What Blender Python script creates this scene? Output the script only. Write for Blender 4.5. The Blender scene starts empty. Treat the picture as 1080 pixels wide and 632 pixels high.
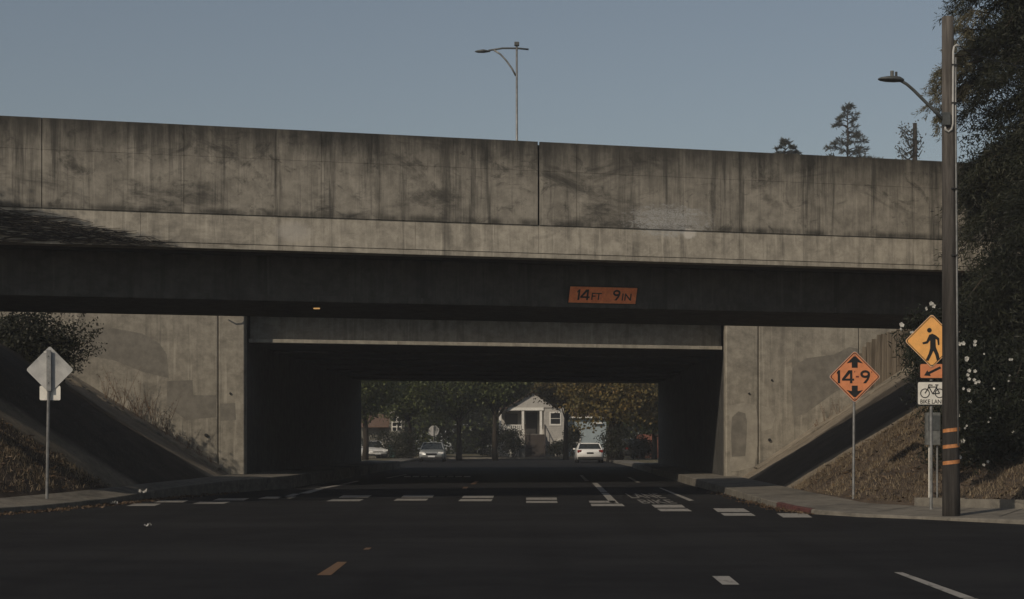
import bpy, bmesh, math, random
import numpy as np
from mathutils import Vector, Matrix
rad = math.radians
random.seed(7)
RNG = np.random.default_rng(11)
S = bpy.context.scene
COL = S.collection

# ------------------------------------------------------------------ camera
F, HZ, EYE = 1800.0, 466.0, 1.5          # focal length in photo pixels, horizon row, eye height (m)
cam = bpy.data.cameras.new('camera'); cam_o = bpy.data.objects.new('camera', cam); COL.objects.link(cam_o)
cam_o.location = (0, 0, EYE); cam_o.rotation_euler = (rad(90), 0, 0)
cam.sensor_width = 36; cam.lens = 36 * F / 1080; cam.shift_y = 150 / 1080
cam.clip_start = 0.1; cam.clip_end = 3000
S.camera = cam_o
# ------------------------------------------------------------------ sky and sun
SUN_EL, SUN_AZ = 33.1, 38.0              # light travels away from the camera and 38 degrees to the right
W = bpy.data.worlds.new('World'); S.world = W; W.use_nodes = True
nt = W.node_tree; nt.nodes.clear()
sky = nt.nodes.new('ShaderNodeTexSky'); sky.sky_type = 'NISHITA'; sky.sun_disc = False
sky.sun_elevation = rad(SUN_EL); sky.sun_rotation = rad(180 + SUN_AZ)
sky.air_density = 1.2; sky.dust_density = 0.9; sky.ozone_density = 1.3; sky.altitude = 20
hsv = nt.nodes.new('ShaderNodeHueSaturation'); hsv.inputs['Saturation'].default_value = 0.72
bg = nt.nodes.new('ShaderNodeBackground'); bg.inputs['Strength'].default_value = 0.112
wo = nt.nodes.new('ShaderNodeOutputWorld')
nt.links.new(sky.outputs[0], hsv.inputs['Color']); nt.links.new(hsv.outputs[0], bg.inputs[0]); nt.links.new(bg.outputs[0], wo.inputs[0])
sun = bpy.data.lights.new('sun', 'SUN'); sun.energy = 5.0; sun.angle = rad(0.53); sun.color = (1.0, 0.87, 0.70)
sun_o = bpy.data.objects.new('sun', sun); COL.objects.link(sun_o)
d = Vector((math.sin(rad(SUN_AZ)) * math.cos(rad(SUN_EL)), math.cos(rad(SUN_AZ)) * math.cos(rad(SUN_EL)), -math.sin(rad(SUN_EL))))
sun_o.rotation_euler = d.to_track_quat('-Z', 'Y').to_euler(); sun_o.location = (-20, -20, 30)
vs = S.view_settings; vs.view_transform = 'Standard'; vs.look = 'None'; vs.gamma = 1.0; vs.use_curve_mapping = False
vs.exposure = -1.08

# ------------------------------------------------------------------ helpers
def G(x, y, z=0.0):                       # photo pixel -> point on the level z
    Y = (EYE - z) * F / (y - HZ); return Vector(((x - 540) / F * Y, Y, z))
def A(x, y, Y):                           # photo pixel -> point at distance Y
    return Vector(((x - 540) / F * Y, Y, EYE + (HZ - y) / F * Y))
SL = 0.275                                # skew of both bridges
def atx(x, c):                            # X where photo column x meets the line Y = c + SL X
    k = (x - 540) / F; return k * c / (1 - SL * k)
def xr(o, Y): return -2.57 + 0.0189 * Y + o      # lateral offset o from the road's centre line
def ro(o, c):
    Y = (c + SL * (o - 2.57)) / (1 - SL * 0.0189); return (xr(o, Y), Y)

class MB:
    def __init__(s): s.v = []; s.f = []
    def add(s, V, Fc):
        b = len(s.v); s.v += [tuple(p) for p in V]; s.f += [tuple(b + i for i in q) for q in Fc]; return s
    def hexa(s, P):                       # P: 4 bottom (ccw from above), 4 top
        return s.add(P, [(3,2,1,0),(4,5,6,7),(0,1,5,4),(1,2,6,5),(2,3,7,6),(3,0,4,7)])
    def box(s, x0, x1, y0, y1, z0, z1):
        return s.hexa([(x0,y0,z0),(x1,y0,z0),(x1,y1,z0),(x0,y1,z0),(x0,y0,z1),(x1,y0,z1),(x1,y1,z1),(x0,y1,z1)])
    def sbox(s, x0, x1, c0, c1, z0, z1, c0t=None):   # box sheared along the bridge
        t = c0 if c0t is None else c0t
        return s.hexa([(x0,c0+SL*x0,z0),(x1,c0+SL*x1,z0),(x1,c1+SL*x1,z0),(x0,c1+SL*x0,z0),
                       (x0,t+SL*x0,z1),(x1,t+SL*x1,z1),(x1,c1+SL*x1,z1),(x0,c1+SL*x0,z1)])
    def obox(s, c, ax, ay, az):           # centre and three half axes
        c, ax, ay, az = Vector(c), Vector(ax), Vector(ay), Vector(az)
        return s.hexa([c-ax-ay-az, c+ax-ay-az, c+ax+ay-az, c-ax+ay-az, c-ax-ay+az, c+ax-ay+az, c+ax+ay+az, c-ax+ay+az])
    def tube(s, pts, r, n=8, cap=True):
        pts = [Vector(p) for p in pts]; m = len(pts)
        rs = r if isinstance(r, (list, tuple)) else [r] * m
        V = []; up = None
        for i, p in enumerate(pts):
            t = (pts[min(i+1, m-1)] - pts[max(i-1, 0)]).normalized()
            if up is None: up = Vector((1,0,0)) if abs(t.z) > .8 else Vector((0,0,1))
            a = t.cross(up)
            if a.length < 1e-4: a = t.cross(Vector((0,1,0)))
            a.normalize(); b = t.cross(a); up = a.cross(t) * 1.0
            for k in range(n):
                w = 2*math.pi*k/n; V.append(p + (a*math.cos(w) + b*math.sin(w)) * rs[i])
        Fc = [(i*n+k, i*n+(k+1)%n, (i+1)*n+(k+1)%n, (i+1)*n+k) for i in range(m-1) for k in range(n)]
        if cap: Fc += [tuple(range(n))[::-1], tuple((m-1)*n+k for k in range(n))]
        return s.add(V, Fc)
    def prism(s, poly, o, ax, az, ay):    # 2-D polygon in the frame (o, ax, az), thickness vector ay
        o, ax, az, ay = Vector(o), Vector(ax), Vector(az), Vector(ay); n = len(poly)
        V = [o + ax*p[0] + az*p[1] for p in poly] + [o + ax*p[0] + az*p[1] + ay for p in poly]
        return s.add(V, [tuple(range(n)), tuple(range(2*n-1, n-1, -1))] + [(i, i+n, (i+1)%n+n, (i+1)%n) for i in range(n)])
    def ring(s, o, ax, az, ay, r0, r1, n=20):
        o, ax, az, ay = Vector(o), Vector(ax), Vector(az), Vector(ay); V = []
        for k in range(n):
            w = 2*math.pi*k/n; e = ax*math.cos(w) + az*math.sin(w)
            V += [o+e*r0, o+e*r1, o+e*r1+ay, o+e*r0+ay]
        Fc = []
        for k in range(n):
            a, b = 4*k, 4*((k+1) % n)
            Fc += [(a, a+1, b+1, b), (a+1, a+2, b+2, b+1), (a+2, a+3, b+3, b+2), (a+3, a, b, b+3)]
        return s.add(V, Fc)
    def build(s, name, mat, parent=None, smooth=False, bevel=0, fix=True):
        return obj(name, s.v, s.f, mat, parent, smooth, bevel, fix)

ROOT = {}
def obj(name, V, Fc, mat, parent=None, smooth=False, bevel=0, fix=True):
    me = bpy.data.meshes.new(name)
    off = ROOT.get(parent.name, Vector((0,0,0))) if parent else None
    if isinstance(V, np.ndarray):
        if off is not None: V = V - np.array(off)
        V = V.astype(np.float32); Fc = np.asarray(Fc, dtype=np.int32); k = Fc.shape[1]
        me.vertices.add(len(V)); me.vertices.foreach_set('co', V.ravel())
        me.loops.add(Fc.size); me.loops.foreach_set('vertex_index', Fc.ravel())
        me.polygons.add(len(Fc)); me.polygons.foreach_set('loop_start', np.arange(0, Fc.size, k, dtype=np.int32))
        me.update(calc_edges=True)
    else:
        if off is not None: V = [(p[0]-off.x, p[1]-off.y, p[2]-off.z) for p in V]
        me.from_pydata(V, [], Fc)
        if fix:
            bm = bmesh.new(); bm.from_mesh(me); bmesh.ops.recalc_face_normals(bm, faces=bm.faces); bm.to_mesh(me); bm.free()
    me.materials.append(mat)
    if smooth: me.polygons.foreach_set('use_smooth', [True]*len(me.polygons))
    o = bpy.data.objects.new(name, me); COL.objects.link(o)
    if parent: o.parent = parent; ROOT[o.name] = off
    else: ROOT[o.name] = Vector((0,0,0))
    if bevel:
        m = o.modifiers.new('bevel', 'BEVEL'); m.width = bevel; m.segments = 2; m.limit_method = 'ANGLE'
    return o
def thing(name, loc, label, cat, group=None):
    e = bpy.data.objects.new(name, None); COL.objects.link(e); e.location = loc; e.empty_display_size = .3
    ROOT[e.name] = Vector(loc); tag(e, label, cat, group); return e
def tag(o, label=None, cat=None, group=None, kind=None):
    if label: o['label'] = label
    if cat: o['category'] = cat
    if group: o['group'] = group
    if kind: o['kind'] = kind
    return o
def text(body, name, o, ax, az, w, h, mat, parent, off=0.012):   # lettering fitted to a w x h box centred on o
    cu = bpy.data.curves.new('t', 'FONT'); cu.body = body; cu.offset = off
    t = bpy.data.objects.new('t', cu); COL.objects.link(t)
    dg = bpy.context.evaluated_depsgraph_get(); me = bpy.data.meshes.new_from_object(t.evaluated_get(dg))
    vs_ = np.array([v.co[:2] for v in me.vertices]); fs = [tuple(p.vertices) for p in me.polygons]
    bpy.data.objects.remove(t); bpy.data.curves.remove(cu); bpy.data.meshes.remove(me)
    lo, hi = vs_.min(0), vs_.max(0); q = (vs_-(lo+hi)/2)/(hi-lo)*np.array([w, h])
    o, ax, az = Vector(o), Vector(ax), Vector(az)
    return obj(name, [tuple(o+ax*a+az*b) for a, b in q], fs, mat, parent, fix=False)

# ------------------------------------------------------------------ materials
class N:
    def __init__(s, name):
        s.m = bpy.data.materials.new(name); s.m.use_nodes = True; s.t = s.m.node_tree
        s.b = s.t.nodes['Principled BSDF']; s.geo = None
    def n(s, typ, **kw):
        x = s.t.nodes.new(typ)
        for k, v in kw.items(): setattr(x, k, v)
        return x
    def link(s, a, b): s.t.links.new(a, b)
    def pos(s):
        if not s.geo: s.geo = s.n('ShaderNodeNewGeometry')
        return s.geo.outputs['Position']
    def noise(s, scale=(1,1,1), detail=4, rough=.6, size=1.0, dist=0, vec=None):
        mp = s.n('ShaderNodeMapping'); mp.inputs['Scale'].default_value = scale; s.link(vec or s.pos(), mp.inputs[0])
        x = s.n('ShaderNodeTexNoise'); x.inputs['Scale'].default_value = size; x.inputs['Detail'].default_value = detail
        x.inputs['Roughness'].default_value = rough; x.inputs['Distortion'].default_value = dist
        s.link(mp.outputs[0], x.inputs['Vector']); return x.outputs['Fac']
    def ramp(s, v, a, b, lo=0., hi=1.):
        x = s.n('ShaderNodeMapRange'); x.interpolation_type = 'SMOOTHSTEP'
        for i, q in enumerate((a, b, lo, hi)): x.inputs[1+i].default_value = q
        s.link(v, x.inputs[0]); return x.outputs[0]
    def math(s, op, a, b=None):
        x = s.n('ShaderNodeMath', operation=op)
        for i, q in enumerate((a, b)):
            if q is None: continue
            if isinstance(q, (int, float)): x.inputs[i].default_value = q
            else: s.link(q, x.inputs[i])
        return x.outputs[0]
    def mix(s, f, a, b, mode='MIX'):
        x = s.n('ShaderNodeMix', data_type='RGBA', blend_type=mode)
        for i, q in ((0, f), (6, a), (7, b)):
            if isinstance(q, (int, float)): x.inputs[i].default_value = q
            elif isinstance(q, tuple): x.inputs[i].default_value = (*q, 1)
            else: s.link(q, x.inputs[i])
        return x.outputs[2]
    def sep(s):
        x = s.n('ShaderNodeSeparateXYZ'); s.link(s.pos(), x.inputs[0]); return x.outputs
    def done(s, col, rough=.85, bump=None, bs=.3, bd=.02, spec=.3, metal=0):
        if isinstance(col, tuple): s.b.inputs['Base Color'].default_value = (*col, 1)
        else: s.link(col, s.b.inputs['Base Color'])
        s.b.inputs['Roughness'].default_value = rough; s.b.inputs['Specular IOR Level'].default_value = spec; s.b.inputs['Metallic'].default_value = metal
        if bump is not None:
            x = s.n('ShaderNodeBump'); x.inputs['Strength'].default_value = bs; x.inputs['Distance'].default_value = bd
            s.link(bump, x.inputs['Height']); s.link(x.outputs[0], s.b.inputs['Normal'])
        return s.m

def plain(name, col, rough=.6, var=.25, size=4., metal=0, spec=.4):
    q = N(name); f = q.noise((1,1,1), 5, .65, size)
    dark = tuple(c*(1-var) for c in col); lite = tuple(min(1, c*(1+var)) for c in col)
    return q.done(q.mix(q.ramp(f, .3, .7), dark, lite), rough, f, .15, .01, spec, metal)

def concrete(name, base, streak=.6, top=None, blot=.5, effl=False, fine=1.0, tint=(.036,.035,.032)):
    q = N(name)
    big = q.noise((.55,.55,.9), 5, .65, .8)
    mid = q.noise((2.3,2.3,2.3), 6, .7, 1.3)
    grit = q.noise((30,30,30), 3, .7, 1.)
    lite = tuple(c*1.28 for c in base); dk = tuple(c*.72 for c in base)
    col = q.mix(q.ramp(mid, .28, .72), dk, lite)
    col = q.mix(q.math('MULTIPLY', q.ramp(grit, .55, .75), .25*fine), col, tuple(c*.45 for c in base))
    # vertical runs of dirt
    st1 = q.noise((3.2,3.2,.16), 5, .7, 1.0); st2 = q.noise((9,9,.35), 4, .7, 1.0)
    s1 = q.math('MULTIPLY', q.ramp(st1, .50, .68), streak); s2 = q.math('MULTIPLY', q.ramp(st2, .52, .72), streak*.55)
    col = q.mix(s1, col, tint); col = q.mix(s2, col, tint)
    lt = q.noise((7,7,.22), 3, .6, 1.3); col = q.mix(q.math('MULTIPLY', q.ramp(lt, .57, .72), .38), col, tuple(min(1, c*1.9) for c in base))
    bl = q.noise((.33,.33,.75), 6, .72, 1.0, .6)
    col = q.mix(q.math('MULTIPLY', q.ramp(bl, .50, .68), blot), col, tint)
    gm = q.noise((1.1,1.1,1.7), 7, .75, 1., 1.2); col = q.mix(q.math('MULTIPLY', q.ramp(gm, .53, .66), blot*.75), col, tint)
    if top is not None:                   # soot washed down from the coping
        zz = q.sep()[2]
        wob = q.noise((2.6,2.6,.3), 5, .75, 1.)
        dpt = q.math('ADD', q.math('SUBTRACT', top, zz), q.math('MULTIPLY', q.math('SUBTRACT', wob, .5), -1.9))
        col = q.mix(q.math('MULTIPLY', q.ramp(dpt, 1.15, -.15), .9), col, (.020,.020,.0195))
        # uneven dark line on the construction joint at the foot of the panels
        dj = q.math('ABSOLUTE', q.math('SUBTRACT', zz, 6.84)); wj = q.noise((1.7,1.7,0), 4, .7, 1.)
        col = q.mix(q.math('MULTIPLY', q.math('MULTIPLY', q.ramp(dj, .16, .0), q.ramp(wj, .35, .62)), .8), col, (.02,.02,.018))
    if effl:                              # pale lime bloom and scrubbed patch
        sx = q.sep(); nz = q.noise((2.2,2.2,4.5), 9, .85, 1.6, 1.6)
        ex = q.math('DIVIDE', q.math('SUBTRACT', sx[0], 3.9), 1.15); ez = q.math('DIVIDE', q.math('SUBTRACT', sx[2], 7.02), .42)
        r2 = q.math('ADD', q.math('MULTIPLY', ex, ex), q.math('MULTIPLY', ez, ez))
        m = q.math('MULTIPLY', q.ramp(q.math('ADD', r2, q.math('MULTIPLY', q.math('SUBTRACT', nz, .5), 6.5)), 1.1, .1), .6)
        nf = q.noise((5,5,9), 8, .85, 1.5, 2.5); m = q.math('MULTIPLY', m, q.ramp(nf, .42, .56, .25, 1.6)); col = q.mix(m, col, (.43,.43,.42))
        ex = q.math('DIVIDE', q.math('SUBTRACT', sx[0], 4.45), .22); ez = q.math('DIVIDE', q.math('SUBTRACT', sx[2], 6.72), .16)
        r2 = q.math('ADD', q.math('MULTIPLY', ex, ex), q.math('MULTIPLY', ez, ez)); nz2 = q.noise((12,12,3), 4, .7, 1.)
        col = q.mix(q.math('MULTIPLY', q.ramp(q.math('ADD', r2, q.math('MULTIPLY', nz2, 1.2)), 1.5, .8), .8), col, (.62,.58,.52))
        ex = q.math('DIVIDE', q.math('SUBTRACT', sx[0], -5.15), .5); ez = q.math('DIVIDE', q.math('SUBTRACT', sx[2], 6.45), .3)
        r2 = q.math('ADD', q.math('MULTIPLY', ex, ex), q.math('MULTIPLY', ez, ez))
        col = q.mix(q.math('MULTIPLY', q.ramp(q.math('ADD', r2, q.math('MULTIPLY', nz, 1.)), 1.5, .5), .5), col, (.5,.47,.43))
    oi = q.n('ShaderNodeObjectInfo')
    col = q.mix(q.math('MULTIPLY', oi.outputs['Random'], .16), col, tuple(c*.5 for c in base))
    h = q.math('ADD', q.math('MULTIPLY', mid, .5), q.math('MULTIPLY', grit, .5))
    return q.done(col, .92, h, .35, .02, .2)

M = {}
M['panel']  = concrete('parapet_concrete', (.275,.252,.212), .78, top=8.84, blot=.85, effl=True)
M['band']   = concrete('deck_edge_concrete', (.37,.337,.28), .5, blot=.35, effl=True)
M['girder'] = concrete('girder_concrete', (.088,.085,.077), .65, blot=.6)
M['wall']   = concrete('wall_concrete', (.33,.30,.245), .30, blot=.30)
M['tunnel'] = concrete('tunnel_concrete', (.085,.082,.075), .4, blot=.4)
M['lip']    = concrete('lip_concrete', (.36,.33,.27), .2, blot=.2)
M['walk']   = concrete('sidewalk_concrete', (.165,.15,.125), 0.0, blot=.6)
M['ledge']  = concrete('ledge_concrete', (.25,.215,.165), 0.0, blot=.45)
M['patch1'] = plain('cover_paint_grey', (.20,.183,.152), .85, .2, 3)
M['patch2'] = plain('cover_paint_tan', (.335,.305,.25), .85, .15, 3)
M['rust']   = plain('faded_dark_red_ink', (.16,.035,.022), .6, .2)
M['red']    = plain('worn_red_paint', (.085,.030,.026), .8, .5, 9)
M['steel']  = plain('galvanised_steel', (.22,.22,.215), .55, .25, 8, .5)
M['alu']    = plain('sign_back_aluminium', (.42,.415,.40), .65, .12, 5, .1)
M['alu2']   = plain('bright_plaque_back', (.72,.69,.62), .6, .1, 5, .1)
M['black']  = plain('black_sign_ink', (.012,.012,.012), .5, .2)
M['orange'] = plain('orange_sign_sheeting', (.64,.235,.10), .5, .12, 6)
M['orange_dim'] = plain('faded_orange_sheeting', (1.0,.27,.10), .6, .2, 9)
M['yellow'] = plain('yellow_sign_sheeting', (.88,.44,.13), .5, .08, 6)
M['white']  = plain('white_sign_sheeting', (.72,.69,.62), .5, .08, 6)
M['refl']   = plain('orange_reflector_band', (.45,.19,.07), .45, .25, 14)
M['dark']   = plain('dark_metal', (.03,.03,.03), .5, .3, 6, .3)
M['lampgrey'] = plain('lamp_housing_grey', (.085,.09,.088), .55, .2, 8, .3)
M['box']    = plain('utility_box_grey', (.12,.122,.115), .6, .3, 8)

def asphalt():
    q = N('asphalt')
    big = q.noise((.12,.30,1), 5, .65, 1.); mid = q.noise((1.1,1.1,1), 6, .7, 1.2); grit = q.noise((45,45,45), 2, .8, 1.)
    col = q.mix(q.ramp(mid, .3, .7), (.010,.010,.011), (.017,.017,.018))
    col = q.mix(q.ramp(big, .42, .66), col, (.021,.021,.0215))
    col = q.mix(q.math('MULTIPLY', q.ramp(grit, .55, .75), .5), col, (.034,.0335,.0335))
    # polished wheel tracks and oil strips along the lanes
    x = q.sep()[0]; tr = q.math('SINE', q.math('MULTIPLY', x, 3.4)); w = q.noise((.8,.05,1), 4, .6, 1.)
    col = q.mix(q.math('MULTIPLY', q.math('MULTIPLY', q.ramp(tr, .3, 1.), q.ramp(w, .4, .6)), .35), col, (.008,.008,.0085))
    v = q.n('ShaderNodeTexVoronoi', feature='DISTANCE_TO_EDGE'); v.inputs['Scale'].default_value = .33
    wv = q.noise((1.2,1.2,1), 5, .7, 1.)
    vm = q.n('ShaderNodeVectorMath', operation='ADD'); cb = q.n('ShaderNodeCombineXYZ'); q.link(wv, cb.inputs[0]); q.link(wv, cb.inputs[1])
    q.link(q.pos(), vm.inputs[0]); q.link(cb.outputs[0], vm.inputs[1]); q.link(vm.outputs[0], v.inputs['Vector'])
    cm = q.noise((.25,.25,1), 2, .5, 1.)
    col = q.mix(q.math('MULTIPLY', q.math('MULTIPLY', q.ramp(v.outputs[0], .012, .0), q.ramp(cm, .45, .6)), .7), col, (.014,.014,.014))
    return q.done(col, .95, grit, .6, .01, .08)
M['asphalt'] = asphalt()
def worn_paint(name, c):
    q = N(name); f = q.noise((6,1.6,1), 6, .75, 1.4); g = q.noise((28,28,1), 3, .7, 1.)
    m = q.math('MULTIPLY', q.ramp(f, .50, .68), .85)
    col = q.mix(m, c, (.07,.067,.062)); col = q.mix(q.math('MULTIPLY', q.ramp(g, .55, .7), .4), col, (.10,.095,.088))
    return q.done(col, .8, g, .3, .004, .3)
M['paint'] = worn_paint('worn_white_road_paint', (.27,.255,.23))
M['faint'] = worn_paint('nearly_gone_road_paint', (.17,.16,.145))
M['ypaint'] = worn_paint('worn_yellow_road_paint', (.135,.074,.036))
def dirt(name, a, b, c):
    q = N(name); f = q.noise((.9,.9,.9), 6, .7, 1.3); g = q.noise((9,9,9), 5, .75, 1.2); h = q.noise((40,40,40), 2, .7, 1.)
    col = q.mix(q.ramp(f, .32, .68), a, b); col = q.mix(q.math('MULTIPLY', q.ramp(g, .48, .68), .7), col, c)
    col = q.mix(q.math('MULTIPLY', q.ramp(h, .55, .72), .5), col, tuple(min(1, x*1.8) for x in b))
    # concrete slope paving under the bridge, its shade painted in as a dark band
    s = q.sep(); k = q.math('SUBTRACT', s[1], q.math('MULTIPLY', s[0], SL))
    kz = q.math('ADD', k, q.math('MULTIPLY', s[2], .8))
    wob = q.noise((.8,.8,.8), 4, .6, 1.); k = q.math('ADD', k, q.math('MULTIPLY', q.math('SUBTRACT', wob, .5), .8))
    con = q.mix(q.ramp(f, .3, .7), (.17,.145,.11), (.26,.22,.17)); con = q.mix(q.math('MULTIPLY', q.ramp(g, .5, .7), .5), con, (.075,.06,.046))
    bare = q.mix(q.ramp(f, .3, .7), (.045,.038,.031), (.075,.063,.05)); bare = q.mix(q.math('MULTIPLY', q.ramp(g, .5, .7), .5), bare, (.03,.025,.02))  # dark mix for the painted shade band
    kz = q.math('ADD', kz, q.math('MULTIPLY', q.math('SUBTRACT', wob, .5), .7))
    col = q.mix(q.ramp(kz, 45.9, 46.25), col, con); col = q.mix(q.math('MULTIPLY', q.ramp(kz, 47.5, 48.2), q.ramp(k, 54.8, 54.0)), col, bare)  # bare is the dark mix of the painted bridge shade
    return q.done(col, .95, q.math('ADD', f, g), .8, .04, .1)
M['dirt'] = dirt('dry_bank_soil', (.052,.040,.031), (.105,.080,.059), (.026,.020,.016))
M['soil'] = plain('plain_soil', (.09,.075,.05), .95, .4, .7)
M['lawn'] = plain('dry_lawn', (.10,.085,.045), .95, .5, 1.5)

def leaf(name, cols, trans=.25, rough=.55):
    q = N(name); g = q.n('ShaderNodeNewGeometry'); r = q.n('ShaderNodeValToRGB')
    el = r.color_ramp.elements
    while len(el) < len(cols): el.new(.5)
    for i, c in enumerate(cols): el[i].position = i/(len(cols)-1); el[i].color = (*c, 1)
    f = q.noise((.5,.5,.5), 3, .6, 1.2)
    mixv = q.math('ADD', q.math('MULTIPLY', g.outputs['Random Per Island'], .6), q.math('MULTIPLY', q.ramp(f, .3, .7), .4))
    q.link(mixv, r.inputs[0]); q.link(r.outputs[0], q.b.inputs['Base Color'])
    q.b.inputs['Roughness'].default_value = rough; q.b.inputs['Specular IOR Level'].default_value = .25
    t = q.n('ShaderNodeBsdfTranslucent'); q.link(r.outputs[0], t.inputs[0])
    ms = q.n('ShaderNodeMixShader'); ms.inputs[0].default_value = trans
    q.link(q.b.outputs[0], ms.inputs[1]); q.link(t.outputs[0], ms.inputs[2]); q.link(ms.outputs[0], q.t.nodes['Material Output'].inputs[0])
    return q.m
M['needle'] = leaf('cedar_needles', [(.010,.013,.008), (.020,.024,.014), (.033,.036,.02), (.07,.068,.038)])
M['needle_pale'] = leaf('pale_cedar_needles', [(.07,.065,.04), (.13,.12,.075), (.20,.175,.11)])
M['needle_far'] = leaf('far_conifer_needles', [(.05,.054,.046), (.07,.075,.062), (.09,.093,.075)])
M['oleander'] = leaf('oleander_leaves', [(.008,.011,.007), (.017,.022,.012), (.028,.032,.017)])
M['petal'] = leaf('white_petals', [(.45,.44,.40), (.75,.73,.68)], .2)
M['broad'] = leaf('street_tree_leaves', [(.03,.040,.015), (.055,.070,.022), (.085,.102,.032), (.125,.128,.04)])
M['autumn'] = leaf('yellowing_leaves', [(.05,.048,.02), (.10,.085,.03), (.17,.125,.04), (.24,.15,.045)])
M['darkleaf'] = leaf('shrub_leaves', [(.012,.015,.010), (.025,.028,.016), (.04,.04,.022)])
M['dry'] = leaf('dry_grass', [(.10,.077,.052), (.18,.138,.09), (.27,.21,.135), (.36,.29,.19)], .3)
M['weed'] = leaf('dry_weeds', [(.10,.062,.04), (.17,.11,.07), (.25,.17,.11)], .2)
M['litter'] = leaf('fallen_leaves', [(.03,.022,.014), (.08,.05,.03), (.16,.11,.06)], .1)
M['trash'] = leaf('paper_scraps', [(.25,.24,.22), (.55,.53,.5), (.8,.79,.76)], .1)
def wood(name, a, b, sc=(14,14,.8)):
    q = N(name); f = q.noise(sc, 6, .7, 1.); g = q.noise((3,3,.5), 4, .6, 1.)
    col = q.mix(q.ramp(f, .3, .7), a, b); col = q.mix(q.math('MULTIPLY', q.ramp(g, .5, .7), .5), col, tuple(x*.5 for x in a))
    return q.done(col, .9, f, .6, .015, .15)
def pole_wood():
    q = N('weathered_pole_wood'); f = q.noise((14,14,.8), 6, .7, 1.); g = q.noise((3,3,.5), 4, .6, 1.); z = q.sep()[2]
    col = q.mix(q.ramp(f, .3, .7), (.058,.052,.047), (.165,.15,.135)); col = q.mix(q.math('MULTIPLY', q.ramp(g, .5, .7), .5), col, (.04,.036,.033))
    dark_low = q.ramp(q.math('ADD', z, q.math('MULTIPLY', g, 1.5)), 9.6, 3.8); col = q.mix(q.math('MULTIPLY', dark_low, .9), col, q.mix(q.ramp(f,.3,.7), (.013,.012,.011), (.045,.040,.036)))  # wood colour darkens towards the bottom
    return q.done(col, .9, f, .6, .015, .15)
M['pole'] = pole_wood()
M['tangle'] = plain('strand_dark', (.03,.026,.022), .9, .4, 8)
M['board'] = wood('weathered_board_wood', (.10,.08,.058), (.26,.215,.16), (9,9,.4))
M['bark'] = wood('tree_bark', (.022,.018,.014), (.055,.045,.035), (6,6,1.2))

# =================================================================== THE SETTING
g = MB(); g.add([(-320,-80,-.06),(320,-80,-.06),(320,600,-.06),(-320,600,-.06)], [(0,1,2,3)])
tag(g.build('ground', M['soil']), kind='structure')
r = MB(); r.add([(-60,-40,0),(60,-40,0),(60,165,0),(-60,165,0)], [(0,1,2,3)])
road = tag(r.build('road', M['asphalt']), kind='structure')

def mark(name, px, mat, z=.004):
    m = MB(); P = [G(x, y) for x, y in px]; m.add([(p.x, p.y, z) for p in P], [tuple(range(len(P)))])
    return m.build(name, mat, road)
def bar(x0t, x1t, yt, x0b, x1b, yb):
    yb -= .35; mark('crosswalk_bar', [(x0b,yb),(x1b,yb),(x1t,yt),(x0t,yt)], M['paint'])
for b in [(362,392,522.6,357,388,525.4), (351,384,526.6,344,379,529.2), (426,458,522.4,423,456,525.2), (419,452,526.2,415,449,528.6),
          (489,521,523,487,520,525.8), (486,519.5,526.6,483,518,529.2), (555,587,525,555,587.5,527.8), (555,587.5,528.6,555,588,531),
          (621,648,528.4,622,650,530.8), (623,656,531.6,624,659,534.4), (687,719,532.6,691,723,536.0), (693,725,536.8,697,730,539.8),
          (752,784,536.4,757,791,540.6), (760,792,541.4,764,797,544.6), (819,850,541.6,826,857,546.4),
          (281,313,524,272,306,526.4), (231,263,525.8,224,257,528.4), (211,243,529.4,203,236,531.8), (170,199,527.8,162,193,530.4), (142,170,531.4,133,163,534.2)]:
    bar(*b)
for q in [[(643,530),(653,531.4),(641.5,520),(634,520)], [(633.5,519.4),(641,519.4),(630,509.6),(624.6,509.6)], [(617,507.8),(621.5,507.8),(614.6,501.4),(611.5,501.4)],
          [(727,528.6),(732,528),(697,514.6),(694.6,514.6)], [(671,509),(675.5,509),(664.5,503.4),(661.5,503.4)],
          [(292,526),(302,526),(317,521),(309,521)], [(315,520.6),(326,520.6),(342,515.6),(334,515.6)], [(336,515),(344,515),(362,511.6),(355,511.6)],
          [(357,511.2),(364,511.2),(380,507.4),(376,507.4)], [(406,504.4),(410,504.4),(430,500.6),(427,500.6)],
          [(1013,631),(1028,631),(951.5,604),(943,604)], [(1055,646),(1072,646),(1030,631.6),(1015,631.6)]]:
    mark('lane_line', q, M['paint'])
mark('lane_dash', [(762,617),(780,617),(769,608),(751,608)], M['paint'])
for q in [[(334,607),(349,607),(366,593),(356,593)], [(383,580),(389,580),(392,578),(386,578)], [(487,516),(492,516),(494,513.6),(489,513.6)], [(496,511),(501,511),(505,507.6),(501,507.6)]]:
    mark('centre_line_dash', q, M['ypaint'])
for x in range(426, 490, 9): mark('stop_line_dash', [(x,503.4),(x+7,503.4),(x+7.3,502.2),(x+.3,502.2)], M['paint'])
for word, x0, x1, y0, y1 in (('BIKE', 679, 716, 527.2, 531.2), ('LANE', 668, 705, 520.6, 525.6)):
    a, b, c = G(x0, y1), G(x1, y1), G((x0+x1)/2-4, y0)
    mid = (a+b)/2; hgt = c.y - mid.y
    text(word, 'bike_lane_lettering', (mid.x, mid.y+hgt/2, .004), (1,0,0), (.0189,1,0), b.x-a.x, hgt, M['faint'], road)
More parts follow.
